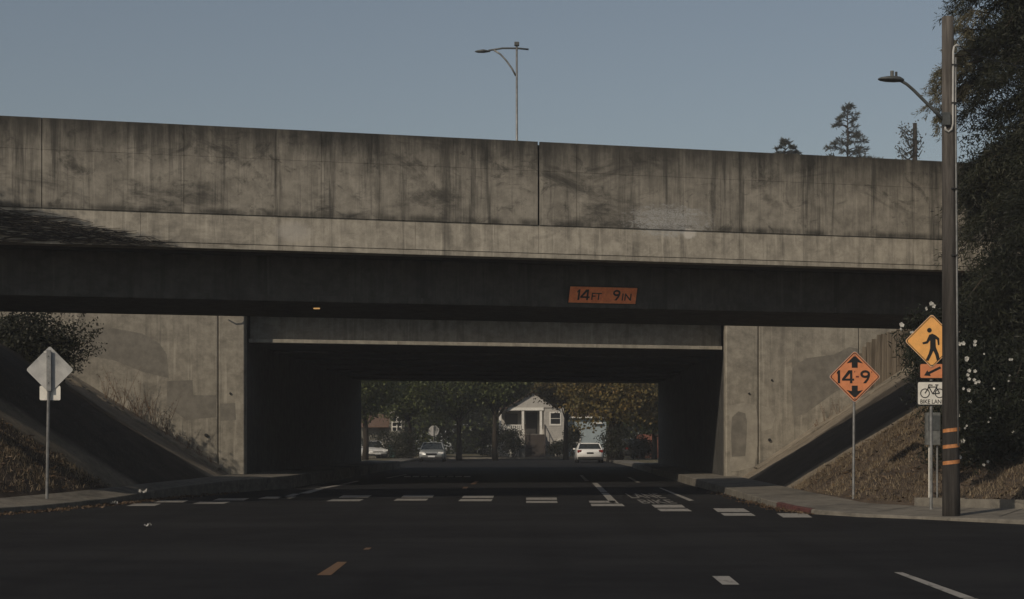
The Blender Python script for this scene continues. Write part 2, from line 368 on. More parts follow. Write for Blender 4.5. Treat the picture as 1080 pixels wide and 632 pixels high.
# ---- sidewalks: strips between the kerb line and the back edge, kerb face included
RC = [(6.95,98,.28),(6.35,70,.28),(6.16,60,.28),(6.1,50,.2),(5.98,42,.15),(5.95,38.4,.135),(6.0,36.9,.12),(6.2,35.4,.10),(6.9,34,.07),(7.9,33,.055),(9.3,30.9,.08),(13,26.5,.12),(30,10,.12)]
RB = [(8.7,98,.3),(7.95,70,.3),(7.85,60,.3),(7.75,50,.24),(7.75,44,.19),(7.78,40,.17),(7.85,38.6,.15),(8.1,37.6,.14),(8.6,36.6,.13),(9.5,35.7,.12),(10.8,34.4,.14),(14.8,30.2,.15),(32,12.6,.15)]
LC = [(-6.3,96,.42),(-6.8,70,.42),(-7.1,55,.42),(-8.3,49.5,.36),(-9.1,45.5,.27),(-9.35,43.2,.21),(-9.6,40.5,.16),(-10.1,37,.14),(-10.9,34,.14),(-13,30.5,.14),(-40,12,.14)]
LB = [(-8.1,96,.46),(-8.5,70,.46),(-8.9,55,.46),(-9.35,49.5,.42),(-9.75,45.5,.39),(-10.1,43.2,.35),(-10.5,40.5,.31),(-11.2,37,.27),(-12.4,33.5,.25),(-14.6,32,.25)]
LC2 = LC[:-1]; 
def resample(P, n):
    P = np.array(P); dd = np.r_[0, np.cumsum(np.linalg.norm(np.diff(P[:,:2], axis=0), axis=1))]
    return P, dd
def strip(name, C, B, side):
    V = []; Fc = []; n = len(C)
    for c, b in zip(C, B):
        kx = (c[0]-b[0]); ky = (c[1]-b[1]); L = math.hypot(kx, ky); ux, uy = kx/L, ky/L
        V += [(c[0], c[1], -.05), (c[0]-ux*.015, c[1]-uy*.015, c[2]-.015), (c[0]-ux*.04, c[1]-uy*.04, c[2]), (c[0]-ux*.17, c[1]-uy*.17, c[2]+.003), (b[0], b[1], b[2]), (b[0]-ux*.12, b[1]-uy*.12, b[2]-.25)]
    for i in range(n-1):
        for k in range(5):
            a = i*6+k; Fc.append((a, a+1, a+7, a+6))
    o = obj(name, V, Fc, M['walk']); tag(o, kind='structure'); return o
walk_r = strip('sidewalk_right', RC, RB, 1)
walk_l = strip('sidewalk_left', LC2 + [(-20,26,.14)], LB + [(-21.5,27.5,.25)], -1)
def kerb_paint(i0, C, B, parent, t=.004):
    for i in i0:
        m = MB(); P = []
        for c, b in ((C[i], B[i]), (C[i+1], B[i+1])):
            L = math.hypot(c[0]-b[0], c[1]-b[1]); ux, uy = (c[0]-b[0])/L, (c[1]-b[1])/L
            P.append([(c[0]+ux*t, c[1]+uy*t, .002), (c[0]+ux*t, c[1]+uy*t, c[2]-.012), (c[0]-ux*.04, c[1]-uy*.04, c[2]+t), (c[0]-ux*.165, c[1]-uy*.165, c[2]+t+.002)])
        m.add(P[0]+P[1], [(k, k+1, k+5, k+4) for k in range(3)]); m.build('red_kerb_paint', M['red'], parent)
kerb_paint((5,6), RC, RB, walk_r)
# sidewalk score lines: real grooves filled with dirt, thin strips
def score(C, B, idx, parent):
    for (i, t) in idx:
        c = [C[i][k]*(1-t)+C[i+1][k]*t for k in range(3)]; b = [B[i][k]*(1-t)+B[i+1][k]*t for k in range(3)]
        dx, dy = C[i+1][0]-C[i][0], C[i+1][1]-C[i][1]; L = math.hypot(dx, dy); ex, ey = dx/L*.012, dy/L*.012
        m = MB(); m.add([(c[0]*.8+b[0]*.2-ex, c[1]*.8+b[1]*.2-ey, c[2]*.8+b[2]*.2+.004), (c[0]*.8+b[0]*.2+ex, c[1]*.8+b[1]*.2+ey, c[2]*.8+b[2]*.2+.004), (b[0]+ex, b[1]+ey, b[2]+.004), (b[0]-ex, b[1]-ey, b[2]+.004)], [(0,1,2,3)])
        m.build('score_line', M['dark'], parent)
score(RC, RB, [(3,.3),(3,.7),(4,.2),(4,.7),(6,.5),(8,.1),(9,.1),(9,.7),(10,.3)], walk_r)
# low retaining kerb behind the right sidewalk
m = MB(); P = [(8.75,36.75),(9.6,35.9),(10.9,34.6),(14.9,30.45),(32,12.9)]
for a, b in zip(P[:-1], P[1:]):
    nx, ny = (b[1]-a[1]), -(b[0]-a[0]); L = math.hypot(nx, ny); nx, ny = -nx/L*.16, -ny/L*.16
    m.hexa([(a[0],a[1],0),(b[0],b[1],0),(b[0]-nx,b[1]-ny,0),(a[0]-nx,a[1]-ny,0),(a[0],a[1],.30),(b[0],b[1],.32),(b[0]-nx,b[1]-ny,.32),(a[0]-nx,a[1]-ny,.30)])
m.build('retaining_kerb', M['walk'], walk_r)

# ---- earth banks
def smin(a, b, k=.35):
    h = np.clip(.5+.5*(b-a)/k, 0, 1); return b*(1-h)+a*h - k*h*(1-h)
def vnoise(X, Y, s, seed):
    r = np.random.default_rng(seed); o = 0
    for i in range(7):
        kx, ky = r.normal(0, 1, 2)*s*(1.45**i); o = o + np.sin(X*kx+Y*ky+r.uniform(0, 6.3))*.5/(1.3**i)
    return o
RBa = np.array(RB)[::-1]; LBa = np.array(LB)[::-1]
def bank_r(X, Y):
    xb = np.interp(Y, [30,38,44,60,98], [7.78,7.78,7.75,8.2,8.7]); z0 = np.interp(Y, [34,40,50,58], [.10,.13,.2,.36])
    d1 = .635*(X-xb); d2 = .32*((X-8.3)*.72+(Y-37.05)*.69)
    h = smin(d1, d2, .25); h = smin(h, np.full_like(h, 4.3), .8)
    return np.maximum(z0+h + vnoise(X, Y, 1.6, 3)*.06*np.clip(h*4, 0, 1)*np.where(Y-SL*X > 44, .3, 1), -.3)
def bank_l(X, Y):
    xb = np.interp(Y, [30,33.5,37,40.5,43.2,45.5,49.5,55], [-14,-12.4,-11.2,-10.5,-10.1,-9.75,-9.35,-9.15]); z0 = np.interp(Y, [33,36,39.5,42.5,45,54], [.2,.22,.26,.32,.38,.5])
    d1 = np.interp(Y, [38,44,47,52], [.92,.92,.82,.66])*(xb-X); d2 = .5*((X+12.4)*-.6+(Y-31.5)*.8)
    h = smin(d1, d2, .3); h = smin(h, np.full_like(h, 4.3), .8)
    return np.maximum(z0+h + vnoise(X, Y, 1.5, 5)*.06*np.clip(h*4, 0, 1)*np.where(Y-SL*X > 44, .3, 1), -.3)
def bank(name, fn, x0, x1, c1, y0, step=.22):
    nx = int((x1-x0)/step)+1; ny = 130
    xs = np.linspace(x0, x1, nx); t = np.linspace(0, 1, ny)
    X = np.repeat(xs[:,None], ny, 1); Y = y0 + (c1+SL*X-y0)*t[None,:]
    Z = fn(X, Y); V = np.stack([X, Y, Z], -1).reshape(-1, 3)
    i, j = np.meshgrid(np.arange(nx-1), np.arange(ny-1), indexing='ij'); a = (i*ny+j).ravel()
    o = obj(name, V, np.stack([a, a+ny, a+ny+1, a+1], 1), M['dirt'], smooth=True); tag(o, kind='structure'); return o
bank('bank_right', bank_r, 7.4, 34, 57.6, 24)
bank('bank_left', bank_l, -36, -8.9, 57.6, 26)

# =================================================================== FRONT OVERPASS
ov = thing('front_overpass', (0, 41.57, 0), 'stained concrete overpass spanning the whole picture with tall streaked parapet', 'overpass')
c0, cg, cr, cb_ = 41.57, 42.97, 48.3, 49.0
ZT, ZM, ZB, ZG = 8.84, 6.80, 5.99, 4.90
edges = [-32, -26, -20, -15] + [atx(x, c0) for x in (44, 94, 135, 194, 291, 339, 400, 478, 568, 608, 653, 780, 868, 960)] + [14.5, 20, 26, 32]
wide = {round(atx(568, c0), 3): .018, round(atx(44, c0), 3): .008, round(atx(194, c0), 3): .004}
ZH = 8.12
for i, (a, b) in enumerate(zip(edges[:-1], edges[1:])):
    ga, gb = wide.get(round(a, 3), .0022), wide.get(round(b, 3), .0022)
    dc = random.uniform(-.004, .004)
    for z0, z1 in ((ZM, ZH-.0018), (ZH+.0018, ZT)):
        MB().sbox(a+ga, b-gb, c0+dc, c0+.30, z0, z1).build('parapet_panel', M['panel'], ov, bevel=.004)
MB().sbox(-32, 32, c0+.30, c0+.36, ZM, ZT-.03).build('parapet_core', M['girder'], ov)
be = [-32, -20, atx(148, c0), atx(438, c0), atx(568, c0), atx(780, c0), 20, 32]
for a, b in zip(be[:-1], be[1:]):
    MB().sbox(a+.0025, b-.0025, c0+.005, c0+.5, ZB+.124, ZM-.003, c0+.028).build('deck_edge_panel', M['band'], ov, bevel=.004)
MB().sbox(-32, 32, c0+.02, c0+.5, ZB, ZB+.118).build('drip_edge', M['band'], ov, bevel=.01)
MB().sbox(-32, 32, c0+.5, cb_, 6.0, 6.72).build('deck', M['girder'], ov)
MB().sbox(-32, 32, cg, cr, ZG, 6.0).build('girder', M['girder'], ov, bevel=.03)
MB().sbox(-32, 32, cg-.05, cg, ZG+.02, ZG+.16).build('girder_flange', M['girder'], ov)
MB().sbox(-32, 32, cb_-.25, cb_, 6.72, 6.95).build('rear_barrier', M['wall'], ov)
for x0, x1 in ((-36, -32), (32, 36)): MB().sbox(x0, x1, c0, cb_, 0, 7).build('abutment', M['wall'], ov)

# =================================================================== REAR OVERPASS (freeway)
fw = thing('rear_overpass', (0, 57.4, 0), 'long freeway bridge behind, forming the dark tunnel with pale abutment walls', 'overpass')
cw, cl, cf = 57.4, 58.2, 92.9
XL, XR = atx(258, cw), atx(765, cw)
le = [XL, atx(230, cw), -16.5, -22, -30, -40]
for b, a in zip(le[:-1], le[1:]):
    MB().sbox(a+.012, b-.012, cw, cw+.6, 0, 6.1).build('abutment_panel', M['wall'], fw, bevel=.03)
re_ = [XR, atx(800, cw), atx(906, cw), 17, 24, 32, 40]
for a, b in zip(re_[:-1], re_[1:]):
    MB().sbox(a+.012, b-.012, cw, cw+.6, 0, 6.1).build('abutment_panel', M['wall'], fw, bevel=.05 if a == XR else .03)
MB().sbox(-40, XL-.02, cw+.6, cw+.7, 0, 6.1).build('wall_core', M['girder'], fw); MB().sbox(XR+.02, 40, cw+.6, cw+.7, 0, 6.1).build('wall_core', M['girder'], fw)
def quadwall(o0, o1, ca, cb, z0, z1, name, mat):
    a, b, c, d_ = ro(o0, ca), ro(o1, ca), ro(o1, cb), ro(o0, cb)
    MB().hexa([(*a,z0),(*b,z0),(*c,z0),(*d_,z0),(*a,z1),(*b,z1),(*c,z1),(*d_,z1)]).build(name, mat, fw)
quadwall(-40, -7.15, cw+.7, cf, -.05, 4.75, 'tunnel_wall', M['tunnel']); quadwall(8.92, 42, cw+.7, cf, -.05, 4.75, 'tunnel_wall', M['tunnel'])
MB().sbox(XL+.01, XR-.01, cl, cl+.35, 4.75, 4.87).build('beam_lip', M['lip'], fw, bevel=.01)
MB().sbox(XL+.01, XR-.01, cl+.32, cl+.9, 4.87, 6.1).build('portal_beam', M['wall'], fw)
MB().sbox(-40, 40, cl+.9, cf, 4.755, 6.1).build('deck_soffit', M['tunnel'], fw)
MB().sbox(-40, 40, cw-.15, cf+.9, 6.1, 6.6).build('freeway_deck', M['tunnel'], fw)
MB().sbox(-40, 40, cw-.15, cw+.1, 6.6, 7.3).build('freeway_barrier', M['wall'], fw)
MB().sbox(-40, 40, cf+.65, cf+.9, 6.6, 7.3).build('freeway_barrier', M['wall'], fw)
# girder ribs across the tunnel soffit
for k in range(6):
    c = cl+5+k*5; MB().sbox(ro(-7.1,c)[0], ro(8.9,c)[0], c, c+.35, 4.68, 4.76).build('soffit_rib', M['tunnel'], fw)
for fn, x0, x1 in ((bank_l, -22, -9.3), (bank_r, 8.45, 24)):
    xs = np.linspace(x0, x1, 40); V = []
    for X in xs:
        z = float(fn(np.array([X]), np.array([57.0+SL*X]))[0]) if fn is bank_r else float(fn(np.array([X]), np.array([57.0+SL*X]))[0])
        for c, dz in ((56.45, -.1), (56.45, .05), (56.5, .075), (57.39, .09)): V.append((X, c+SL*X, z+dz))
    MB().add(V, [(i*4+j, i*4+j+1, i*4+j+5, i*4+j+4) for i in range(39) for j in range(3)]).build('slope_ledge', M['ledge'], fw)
# cover-paint patches on the abutments (graffiti buff), each a coat of paint with its own outline
def paint_patch(px, mat, lift):
    P = []
    for x, y in px:
        X = atx(x, cw-.003-lift); Y = cw-.003-lift+SL*X; P.append((X, Y, EYE+(HZ-y)/F*Y))
    MB().add(P, [tuple(range(len(P)))]).build('cover_paint', mat, fw)
paint_patch([(769,428),(784,425),(797,427),(799,440),(799,470),(796,492),(778,497),(770,497)], M['patch2'], 0)
paint_patch([(772,440),(779,434),(786,436),(788,446),(787,470),(786,481),(772,482),(771,460)], M['patch1'], .003)
paint_patch([(803,428),(812,430),(818,440),(814,452),(803,455)], M['patch2'], 0)
paint_patch([(836,388),(850,378),(880,374),(896,366),(905,368),(905,400),(880,414),(850,436),(838,440),(834,410)], M['patch1'], 0)
paint_patch([(176,402),(203,401),(204,417),(228,417),(228,440),(196,443),(176,428)], M['patch1'], 0)
paint_patch([(232,426),(248,425),(249,443),(233,444)], M['patch1'], 0)
paint_patch([(95,352),(118,346),(150,352),(168,362),(176,374),(178,399),(150,392),(120,380),(98,376)], M['patch1'], 0)
# drain holes, small pipes
for x, y in ((217.5,459),(811.5,464)):
    X = atx(x, cw); Y = cw-.02+SL*X; z = EYE+(HZ-y)/F*Y
    MB().tube([(X,Y-.03,z),(X,Y+.1,z)], .055, 10).build('weep_hole', M['black'], fw)
for x, y in ((243,415),(814,401),(790,415)):
    X = atx(x, cw); Y = cw-.02+SL*X; z = EYE+(HZ-y)/F*Y
    MB().tube([(X,Y-.015,z),(X,Y+.1,z)], .035, 8).build('tie_hole', M['dark'], fw)
# cable looped along the top of the left abutment
P = [A(232,329,54.6), A(238,331.5,54.6), A(246,332.5,54.7), A(252,331,54.8), A(259,329.6,54.9)]
tag(MB().tube(P, .02, 6).build('loose_cable', M['dark']), 'thin black cable sagging along the top of the left abutment wall', 'cable')

# timber boards closing the right end of the abutment
tb = thing('board_screen', (13, cw-.15+SL*13, 3.0), 'weathered vertical timber boards at the right end of the pale wall', 'board screen')
x = 905.0; k = 0
while x < 962:
    w = random.uniform(4.2, 6.0); Xa, Xb = atx(x, cw-.2), atx(x+w, cw-.2)
    ty = np.interp(x, [905, 914, 926, 945, 962], [372, 362, 354, 347, 345]) + random.uniform(-1.5, 1.5)
    zt = EYE+(HZ-ty)/F*(cw+SL*Xa); zb = float(bank_r(np.array([Xa]), np.array([cw-.3+SL*Xa]))[0])-.15
    dd = random.uniform(-.03, .03)
    MB().sbox(Xa+.008, Xb-.008, cw-.22+dd, cw-.17+dd, zb, zt).build('board', M['board'], tb); x += w
MB().sbox(atx(906,cw-.1), atx(961,cw-.1), cw-.13, cw-.06, 4.2, 4.32).build('rail', M['board'], tb)

# dark thin strands laid over the deck edge at the left
def dark_strands():
    rng = np.random.default_rng(17); e = thing('dark_strands', (-14, c0+SL*-14, ZB), 'dark tangled strands spreading over the pale deck edge at the far left', 'tangle')
    for i in range(74):
        m = MB(); z1 = rng.uniform(6.0, 6.72); z0 = z1+rng.uniform(-.25,.2); xe = -7.7-(z1-5.98)*4.4+rng.normal()*.3; xs_ = xe-rng.uniform(1.0,5.0); ph = rng.uniform(0, 6); pts = []
        for q in np.linspace(0, 1, 11):
            X = xs_+(xe-xs_)*q; z = z0+(z1-z0)*q+.05*math.sin(ph+q*9)+.025*math.sin(ph*3+q*23)+rng.normal()*.008
            z = min(max(z, 6.0), 6.86 if i % 12 else 7.0); cc = c0-.014 if z > 6.76 else c0-.006; pts.append((X, cc-rng.uniform(.004,.03)+SL*X, z))
        m.tube(pts, [.012-.007*q for q in np.linspace(0, 1, 11)], 4, cap=False); m.build('strand', M['tangle'], e)
dark_strands()
# soffit lamp
p = A(334, 322.3, 42.6)
lm = N('lamp_glow'); lm.b.inputs['Emission Color'].default_value = (1,.55,.2,1); lm.b.inputs['Emission Strength'].default_value = 1.0; lm.b.inputs['Base Color'].default_value = (.5,.3,.1,1)
e = thing('soffit_lamp', (p.x, p.y, ZG), 'small lit amber lamp under the front overpass girder', 'lamp')
MB().obox((p.x, p.y, ZG-.03), (.12,.0,.0), (0,.07,0), (0,0,.03)).build('housing', M['dark'], e)
MB().obox((p.x, p.y, ZG-.072), (.075,.0,.0), (0,.05,0), (0,0,.015)).build('lens', lm.m, e)

# =================================================================== SIGNS
def rrect(w, h, r, n=4):
    P = []
    for cx, cy, a in ((w-r, h-r, 0), (-w+r, h-r, 90), (-w+r, -h+r, 180), (w-r, -h+r, 270)):
        for k in range(n+1): t = rad(a+90*k/n); P.append((cx+r*math.cos(t), cy+r*math.sin(t)))
    return P
def diam(hw, r):                          # diamond with rounded corners, half diagonal hw
    s = hw/math.sqrt(2); c = math.cos(rad(45)); return [((x-y)*c, (x+y)*c) for x, y in rrect(s, s, r)]
AX, AZ, AY = Vector((1,0,0)), Vector((0,0,1)), Vector((0,1,0))
def plate(poly, o, mat, name, parent, th=.004, ax=AX, az=AZ, ay=AY):
    return MB().prism(poly, o, ax, az, ay*th).build(name, mat, parent)
def sc(P, k): return [(a*k, b*k) for a, b in P]

def digit(ch, o, ax, az, ay, w, h, mat, parent, t=.22):   # bold sign numerals drawn as solid shapes, w x h box centred on o
    m = MB(); o, ax, az, ay = Vector(o), Vector(ax), Vector(az), Vector(ay); T = h*t*.82
    def P(L): return [(x*w, y*h) for x, y in L]
    if ch == '1':
        e = T/w; m.prism(P([(.5-e,-.5),(.5,-.5),(.5,.5),(.5-e*.75,.5),(-.5,.33),(-.5,.16),(.5-e,.28)]), o, ax, az, ay*.002)
    elif ch == '4':
        e = T/w; y0, y1 = -.30, -.30+T/h*.85
        m.add([o+ax*(x*w)+az*(y*h) for x, y in [(.16,-.5),(.16+e,-.5),(.16+e,.5),(.16,.5), (-.5,y0),(.5,y0),(.5,y1),(-.5,y1)]], [(0,1,2,3)])
        m.add([o+ax*(x*w)+az*(y*h)-ay*.001 for x, y in [(-.5,y0),(.5,y0),(.5,y1),(-.5,y1)]], [(0,1,2,3)])
        m.add([o+ax*(x*w)+az*(y*h)-ay*.002 for x, y in [(-.5,y1-.02),(-.5+e*1.25,y1-.02),(.17,.28),(.17,.5),(.04,.5)]], [(0,1,2,3,4)])
    elif ch == '9':
        R1 = h*.30; V = []; n = 28
        ring = [(w*.5*math.cos(a), .5*h-R1+R1*math.sin(a)) for a in np.linspace(0, 2*math.pi, n, endpoint=False)]
        inn = [((w*.5-T)*math.cos(a), .5*h-R1+(R1-T)*math.sin(a)) for a in np.linspace(0, 2*math.pi, n, endpoint=False)]
        m.add([o+ax*p[0]+az*p[1] for p in ring+inn], [(i, (i+1)%n, (i+1)%n+n, i+n) for i in range(n)])
        out = [(w*.5, .5*h-R1), (w*.47, .02*h), (w*.34, -.22*h), (w*.08, -.5*h), (w*.08-T*1.25, -.5*h), (w*.5-T*1.5, -.16*h), (w*.5-T, .06*h), (w*.5-T, .5*h-R1)]
        m.add([o+ax*p[0]+az*p[1]-ay*.001 for p in out], [tuple(range(len(out)))])
    return m.build('numeral', mat, parent)
# clearance sign on the girder
c = A(635, 311.5, 44.0); X = c.x; Y = cg-.06+SL*X
s = thing('clearance_sign', (X, Y, 5.15), 'orange rectangular 14 ft 9 in clearance sign fixed on the dark girder', 'sign')
u = Vector((1, SL, 0)).normalized(); nrm = Vector((-SL, 1, 0)).normalized(); z = EYE+(HZ-311.5)/F*Y; o = Vector((X, Y, z))
sh = Vector((.13, .13*SL, 1))
hw, hh = .93, .235
plate([(-hw,-hh),(hw,-hh),(hw,hh),(-hw,hh)], o, M['black'], 'border', s, .03, u, sh, nrm)
plate([(-hw+.03,-hh+.03),(hw-.03,-hh+.03),(hw-.03,hh-.03),(-hw+.03,hh-.03)], o-nrm*.006, M['orange_dim'], 'face', s, .005, u, sh, nrm)
for body, cx, cz, w, h in (('1', -.66, .0, .075, .27), ('4', -.48, .0, .25, .27), ('FT', -.17, -.035, .27, .18), ('9', .36, .01, .20, .27), ('IN', .64, -.035, .25, .18)):
    if body.isdigit(): digit(body, o-nrm*.010+u*cx+sh*cz, u, sh, nrm, w, h, M['black'], s)
    else: text(body, 'lettering', o-nrm*.008+u*cx+sh*cz, u, sh, w, h, M['black'], s)

# 14-9 diamond on the right bank
Y = 39.3; k = Y/F; b = A(900, 521, Y); c = A(901, 397.5, Y)
zb = float(bank_r(np.array([b.x]), np.array([Y]))[0])
s = thing('height_warning_sign', (b.x, Y, zb), 'orange diamond 14-9 height warning sign with two black arrows on thin post', 'sign')
hd = 27.4*k; o = Vector((c.x, Y-.05, c.z))
MB().tube([(b.x, Y, zb-.25), (c.x, Y, c.z+.35)], .032, 8).build('post', M['steel'], s)
plate(diam(hd, .05), o, M['alu'], 'plate', s, .006); plate(diam(hd*.985, .05), o-AY*.002, M['orange'], 'face', s, .002)
bm_ = diam(hd*.955, .045); bi = diam(hd*.915, .04); n = len(bm_)
MB().add([(o.x+p[0], o.y-.004, o.z+p[1]) for p in bm_]+[(o.x+p[0], o.y-.004, o.z+p[1]) for p in bi], [(i, (i+1)%n, (i+1)%n+n, i+n) for i in range(n)]).build('border', M['black'], s)
up = [(-.068,.205), (.068,.205), (.068,.33), (.19,.305), (.025,.47), (-.025,.47), (-.19,.305), (-.068,.33)]
plate(up, o-AY*.005, M['black'], 'arrow', s, .002); plate([(a, -b_) for a, b_ in up], o-AY*.005, M['black'], 'arrow', s, .002)
for body, cx, w, h, dz in (('1', -.375, .075, .30, 0), ('4', -.155, .28, .30, 0), ('9', .24, .225, .30, 0)):
    digit(body, o+AX*cx+AZ*dz-AY*.007, AX, AZ, AY, w, h, M['black'], s)
plate([(-.036,-.018),(.036,-.018),(.036,.018),(-.036,.018)], o+AX*.06-AY*.005, M['rust'], 'hyphen', s, .002)
for dx, dz in ((.0,.115), (.39,.105)): plate([(-.008,-.02),(.008,-.02),(.008,.02),(-.008,.02)], o+AX*dx+AZ*dz-AY*.005, M['rust'], 'foot_mark', s, .002)

# pedestrian / arrow / bike lane assembly
Y = 35.2; k = Y/F; bx = (982-540)*k
s = thing('crossing_sign_post', (bx, Y, .1), 'grey post with yellow pedestrian diamond, orange arrow plaque and bike lane sign', 'sign')
c = A(982, 360, Y); o = Vector((c.x, Y-.06, c.z)); hd = 28.6*k
MB().tube([(bx, Y, -.1), (bx, Y, c.z+.45)], .034, 8).build('post', M['steel'], s)
pl = plate(diam(hd, .05), o, M['alu'], 'pedestrian_plate', s, .006); plate(diam(hd*.985, .05), o-AY*.002, M['yellow'], 'face', pl, .002)
bm_ = diam(hd*.955, .045); bi = diam(hd*.92, .04); n = len(bm_)
MB().add([(o.x+p[0], o.y-.004, o.z+p[1]) for p in bm_]+[(o.x+p[0], o.y-.004, o.z+p[1]) for p in bi], [(i, (i+1)%n, (i+1)%n+n, i+n) for i in range(n)]).build('border', M['black'], pl)
def P2(L): return [((x-982)*k, (360-y)*k) for x, y in L]      # pixel drawing on the plate
q = o-AY*.006; pd = MB()
cc = P2([(979.4,348.6)])[0]; pd.prism([(cc[0]+2.5*k*math.cos(t*.3927), cc[1]+2.5*k*math.sin(t*.3927)) for t in range(16)], q, AX, AZ, AY*.002)
pd.build('pedestrian_head', M['black'], pl)
pd = MB()
pd.prism(P2([(979.2,353.4),(982.4,352.2),(985.6,353.6),(989.8,357),(990,364),(988.4,364.4),(987.6,358.8),(985.9,357.8),(986.2,366.5),(989.2,373.5),(990.4,379.6),(987.2,380.6),(985.6,374.6),(983.6,370.2),(981.4,375),(978.4,381),(975.4,380.2),(978.6,373.4),(980.2,367.6),(980.2,359.2),(977.4,362.6),(972.6,363.4),(972,361.4),(976.2,360.2)]), q, AX, AZ, AY*.002)
pd.build('pedestrian_figure', M['black'], pl)
c = A(982.5, 391.5, Y); o = Vector((c.x, Y-.05, c.z)); a2 = plate(rrect(13.2*k, 8*k, .03), o, M['black'], 'arrow_plaque', s, .006); plate(rrect(12.5*k, 7.3*k, .03), o-AY*.002, M['orange'], 'face', a2, .002)
def P3(L): return [((x-982.5)*k, (391.5-y)*k) for x, y in L]
plate(P3([(974,396.2),(977.4,390.6),(978.4,392.6),(990.6,386.6),(992.2,388.6),(980,394.6),(981,396.8)]), o-AY*.005, M['black'], 'arrow', a2, .002)
c = A(982.5, 415, Y); o = Vector((c.x, Y-.05, c.z)); b2 = plate(rrect(16.4*k, 13*k, .03), o, M['black'], 'bike_lane_plate', s, .006); plate(rrect(15*k, 11.7*k, .03), o-AY*.002, M['white'], 'face', b2, .002)
bk = MB(); q = o-AY*.005; w1 = q+AX*(-7.6*k)+AZ*(.0*k); w2 = q+AX*(7.8*k)
for w_ in (w1, w2): bk.ring(w_, AX, AZ, AY*.002, 4.1*k, 5.1*k)
def seg(a, b_, t=.55):
    a = Vector(((a[0])*k, (a[1])*k)); b_ = Vector(((b_[0])*k, (b_[1])*k)); dd = (b_-a).normalized(); nn = Vector((-dd.y, dd.x))*t*k
    bk.prism([tuple(a+nn), tuple(a-nn), tuple(b_-nn), tuple(b_+nn)], q-AY*(.0005*len(bk.f) % .001), AX, AZ, AY*.002)
for a, b_ in (((-7.6,0),(-3.4,6.6)), ((-3.4,6.6),(4.8,6.6)), ((-3.4,6.6),(.6,-.6)), ((.6,-.6),(4.8,6.6)), ((.6,-.6),(7.8,0)), ((7.8,0),(4.4,6.0)), ((-4.0,5.4),(-3.6,9.2)), ((-3.6,9.0),(.4,8.4)), ((3.0,8.8),(6.6,8.8)), ((4.8,6.6),(5.0,8.8)), ((-7.6,0),(-4.2,5.4))):
    seg(a, b_)
bk.build('bicycle_symbol', M['black'], b2)
text('BIKE LANE', 'lettering', o-AY*.006-AZ*(8.7*k), AX, AZ, 25*k, 4.4*k, M['black'], b2)

# sign seen from behind on the left bank
Y = 38.5; k = Y/F; b = A(49, 517, Y); c = A(52, 390, Y); zb = float(bank_l(np.array([b.x]), np.array([Y]))[0])
s = thing('sign_back', (b.x, Y, zb), 'grey back of a diamond sign with small white plaque on left bank', 'sign')
MB().tube([(b.x, Y, zb-.25), (c.x, Y, c.z+.42)], .036, 8).build('post', M['steel'], s)
MB().obox((c.x, Y-.04, c.z-.02), (.05,0,0), (0,.012,0), (0,0,.46)).build('bracket', M['steel'], s)
plate(diam(25.2*k, .05), Vector((c.x, Y+.04, c.z)), M['alu'], 'plate', s, .006)
c2 = A(52, 414.5, Y); plate(rrect(11*k, 7.6*k, .03), Vector((c2.x, Y+.06, c2.z)), M['alu2'], 'plaque', s, .006)
for dz in (.3, -.3): MB().tube([(c.x,Y-.06,c.z+dz),(c.x,Y+.04,c.z+dz)], .014, 6).build('bolt', M['dark'], s)

for sg, xs2 in (('height_warning_sign', (0,)), ('crossing_sign_post', (0,))): 
    r0 = bpy.data.objects[sg]; zc, yy = (A(901,397.5,39.3).z, 39.245) if sg.startswith('h') else (A(982,360,35.2).z, 35.135); xc = A(901,397.5,39.3).x if sg.startswith('h') else A(982,360,35.2).x
    for dz in (.50, -.50): MB().tube([(xc, yy-.012, zc+dz), (xc, yy+.005, zc+dz)], .014, 8).build('bolt', M['steel'], r0)
plate(rrect(.055,.02,.005), Vector((c.x-.08, Y+.036, c.z+.40)), M['white'], 'sticker', s, .003)
# meter pedestal behind the crossing sign
Y = 36.6; k = Y/F; c = A(983.5, 453, Y); zb = float(bank_r(np.array([c.x]), np.array([Y]))[0])
s = thing('meter_pedestal', (c.x, Y, zb), 'small grey utility meter box on pale pipe behind the crossing sign', 'utility box')
MB().box(c.x-.15, c.x+.15, Y-.09, Y+.09, c.z-.34, c.z+.36).build('cabinet', M['box'], s, bevel=.015)
MB().box(c.x-.12, c.x+.12, Y-.105, Y-.09, c.z-.02, c.z+.3).build('door', M['lampgrey'], s, bevel=.006)
MB().tube([(c.x-.06, Y, zb-.1), (c.x-.06, Y, c.z-.3)], .028, 8).build('pipe', M['alu2'], s)
MB().tube([(c.x+.1, Y, zb-.1), (c.x+.1, Y, c.z-.3)], .022, 8).build('pipe', M['steel'], s)

# =================================================================== UTILITY POLE WITH STREET LIGHT
Y = 32.9; k = Y/F
def U(x, y, dy=0): p = A(x, y, Y); p.y += dy; return p
b = U(1003.5, 545)
s = thing('utility_pole', (b.x, Y, .05), 'tall weathered wooden utility pole with street light arm and orange bands', 'utility pole')
t = U(999.5, 18)
n = 12; pts = [Vector((b.x, Y, -.3)).lerp(t, i/n) for i in range(n+1)]
MB().tube(pts, [(.172-.062*i/n)*random.uniform(.985,1.015) for i in range(n+1)], 20).build('pole', M['pole'], s, smooth=True)
arm = [U(994,128,-.1), U(984,118,-.1), U(972,106,-.1), U(962,96,-.1), U(955,90,-.1), U(949,86.5,-.1), U(944,85.5,-.1)]
MB().tube(arm, [.034,.033,.032,.031,.03,.03,.03], 8).build('lamp_arm', M['lampgrey'], s, smooth=True)
h = U(938.5, 85.4, -.1)
hb = MB(); V = []; L = 13.5*k
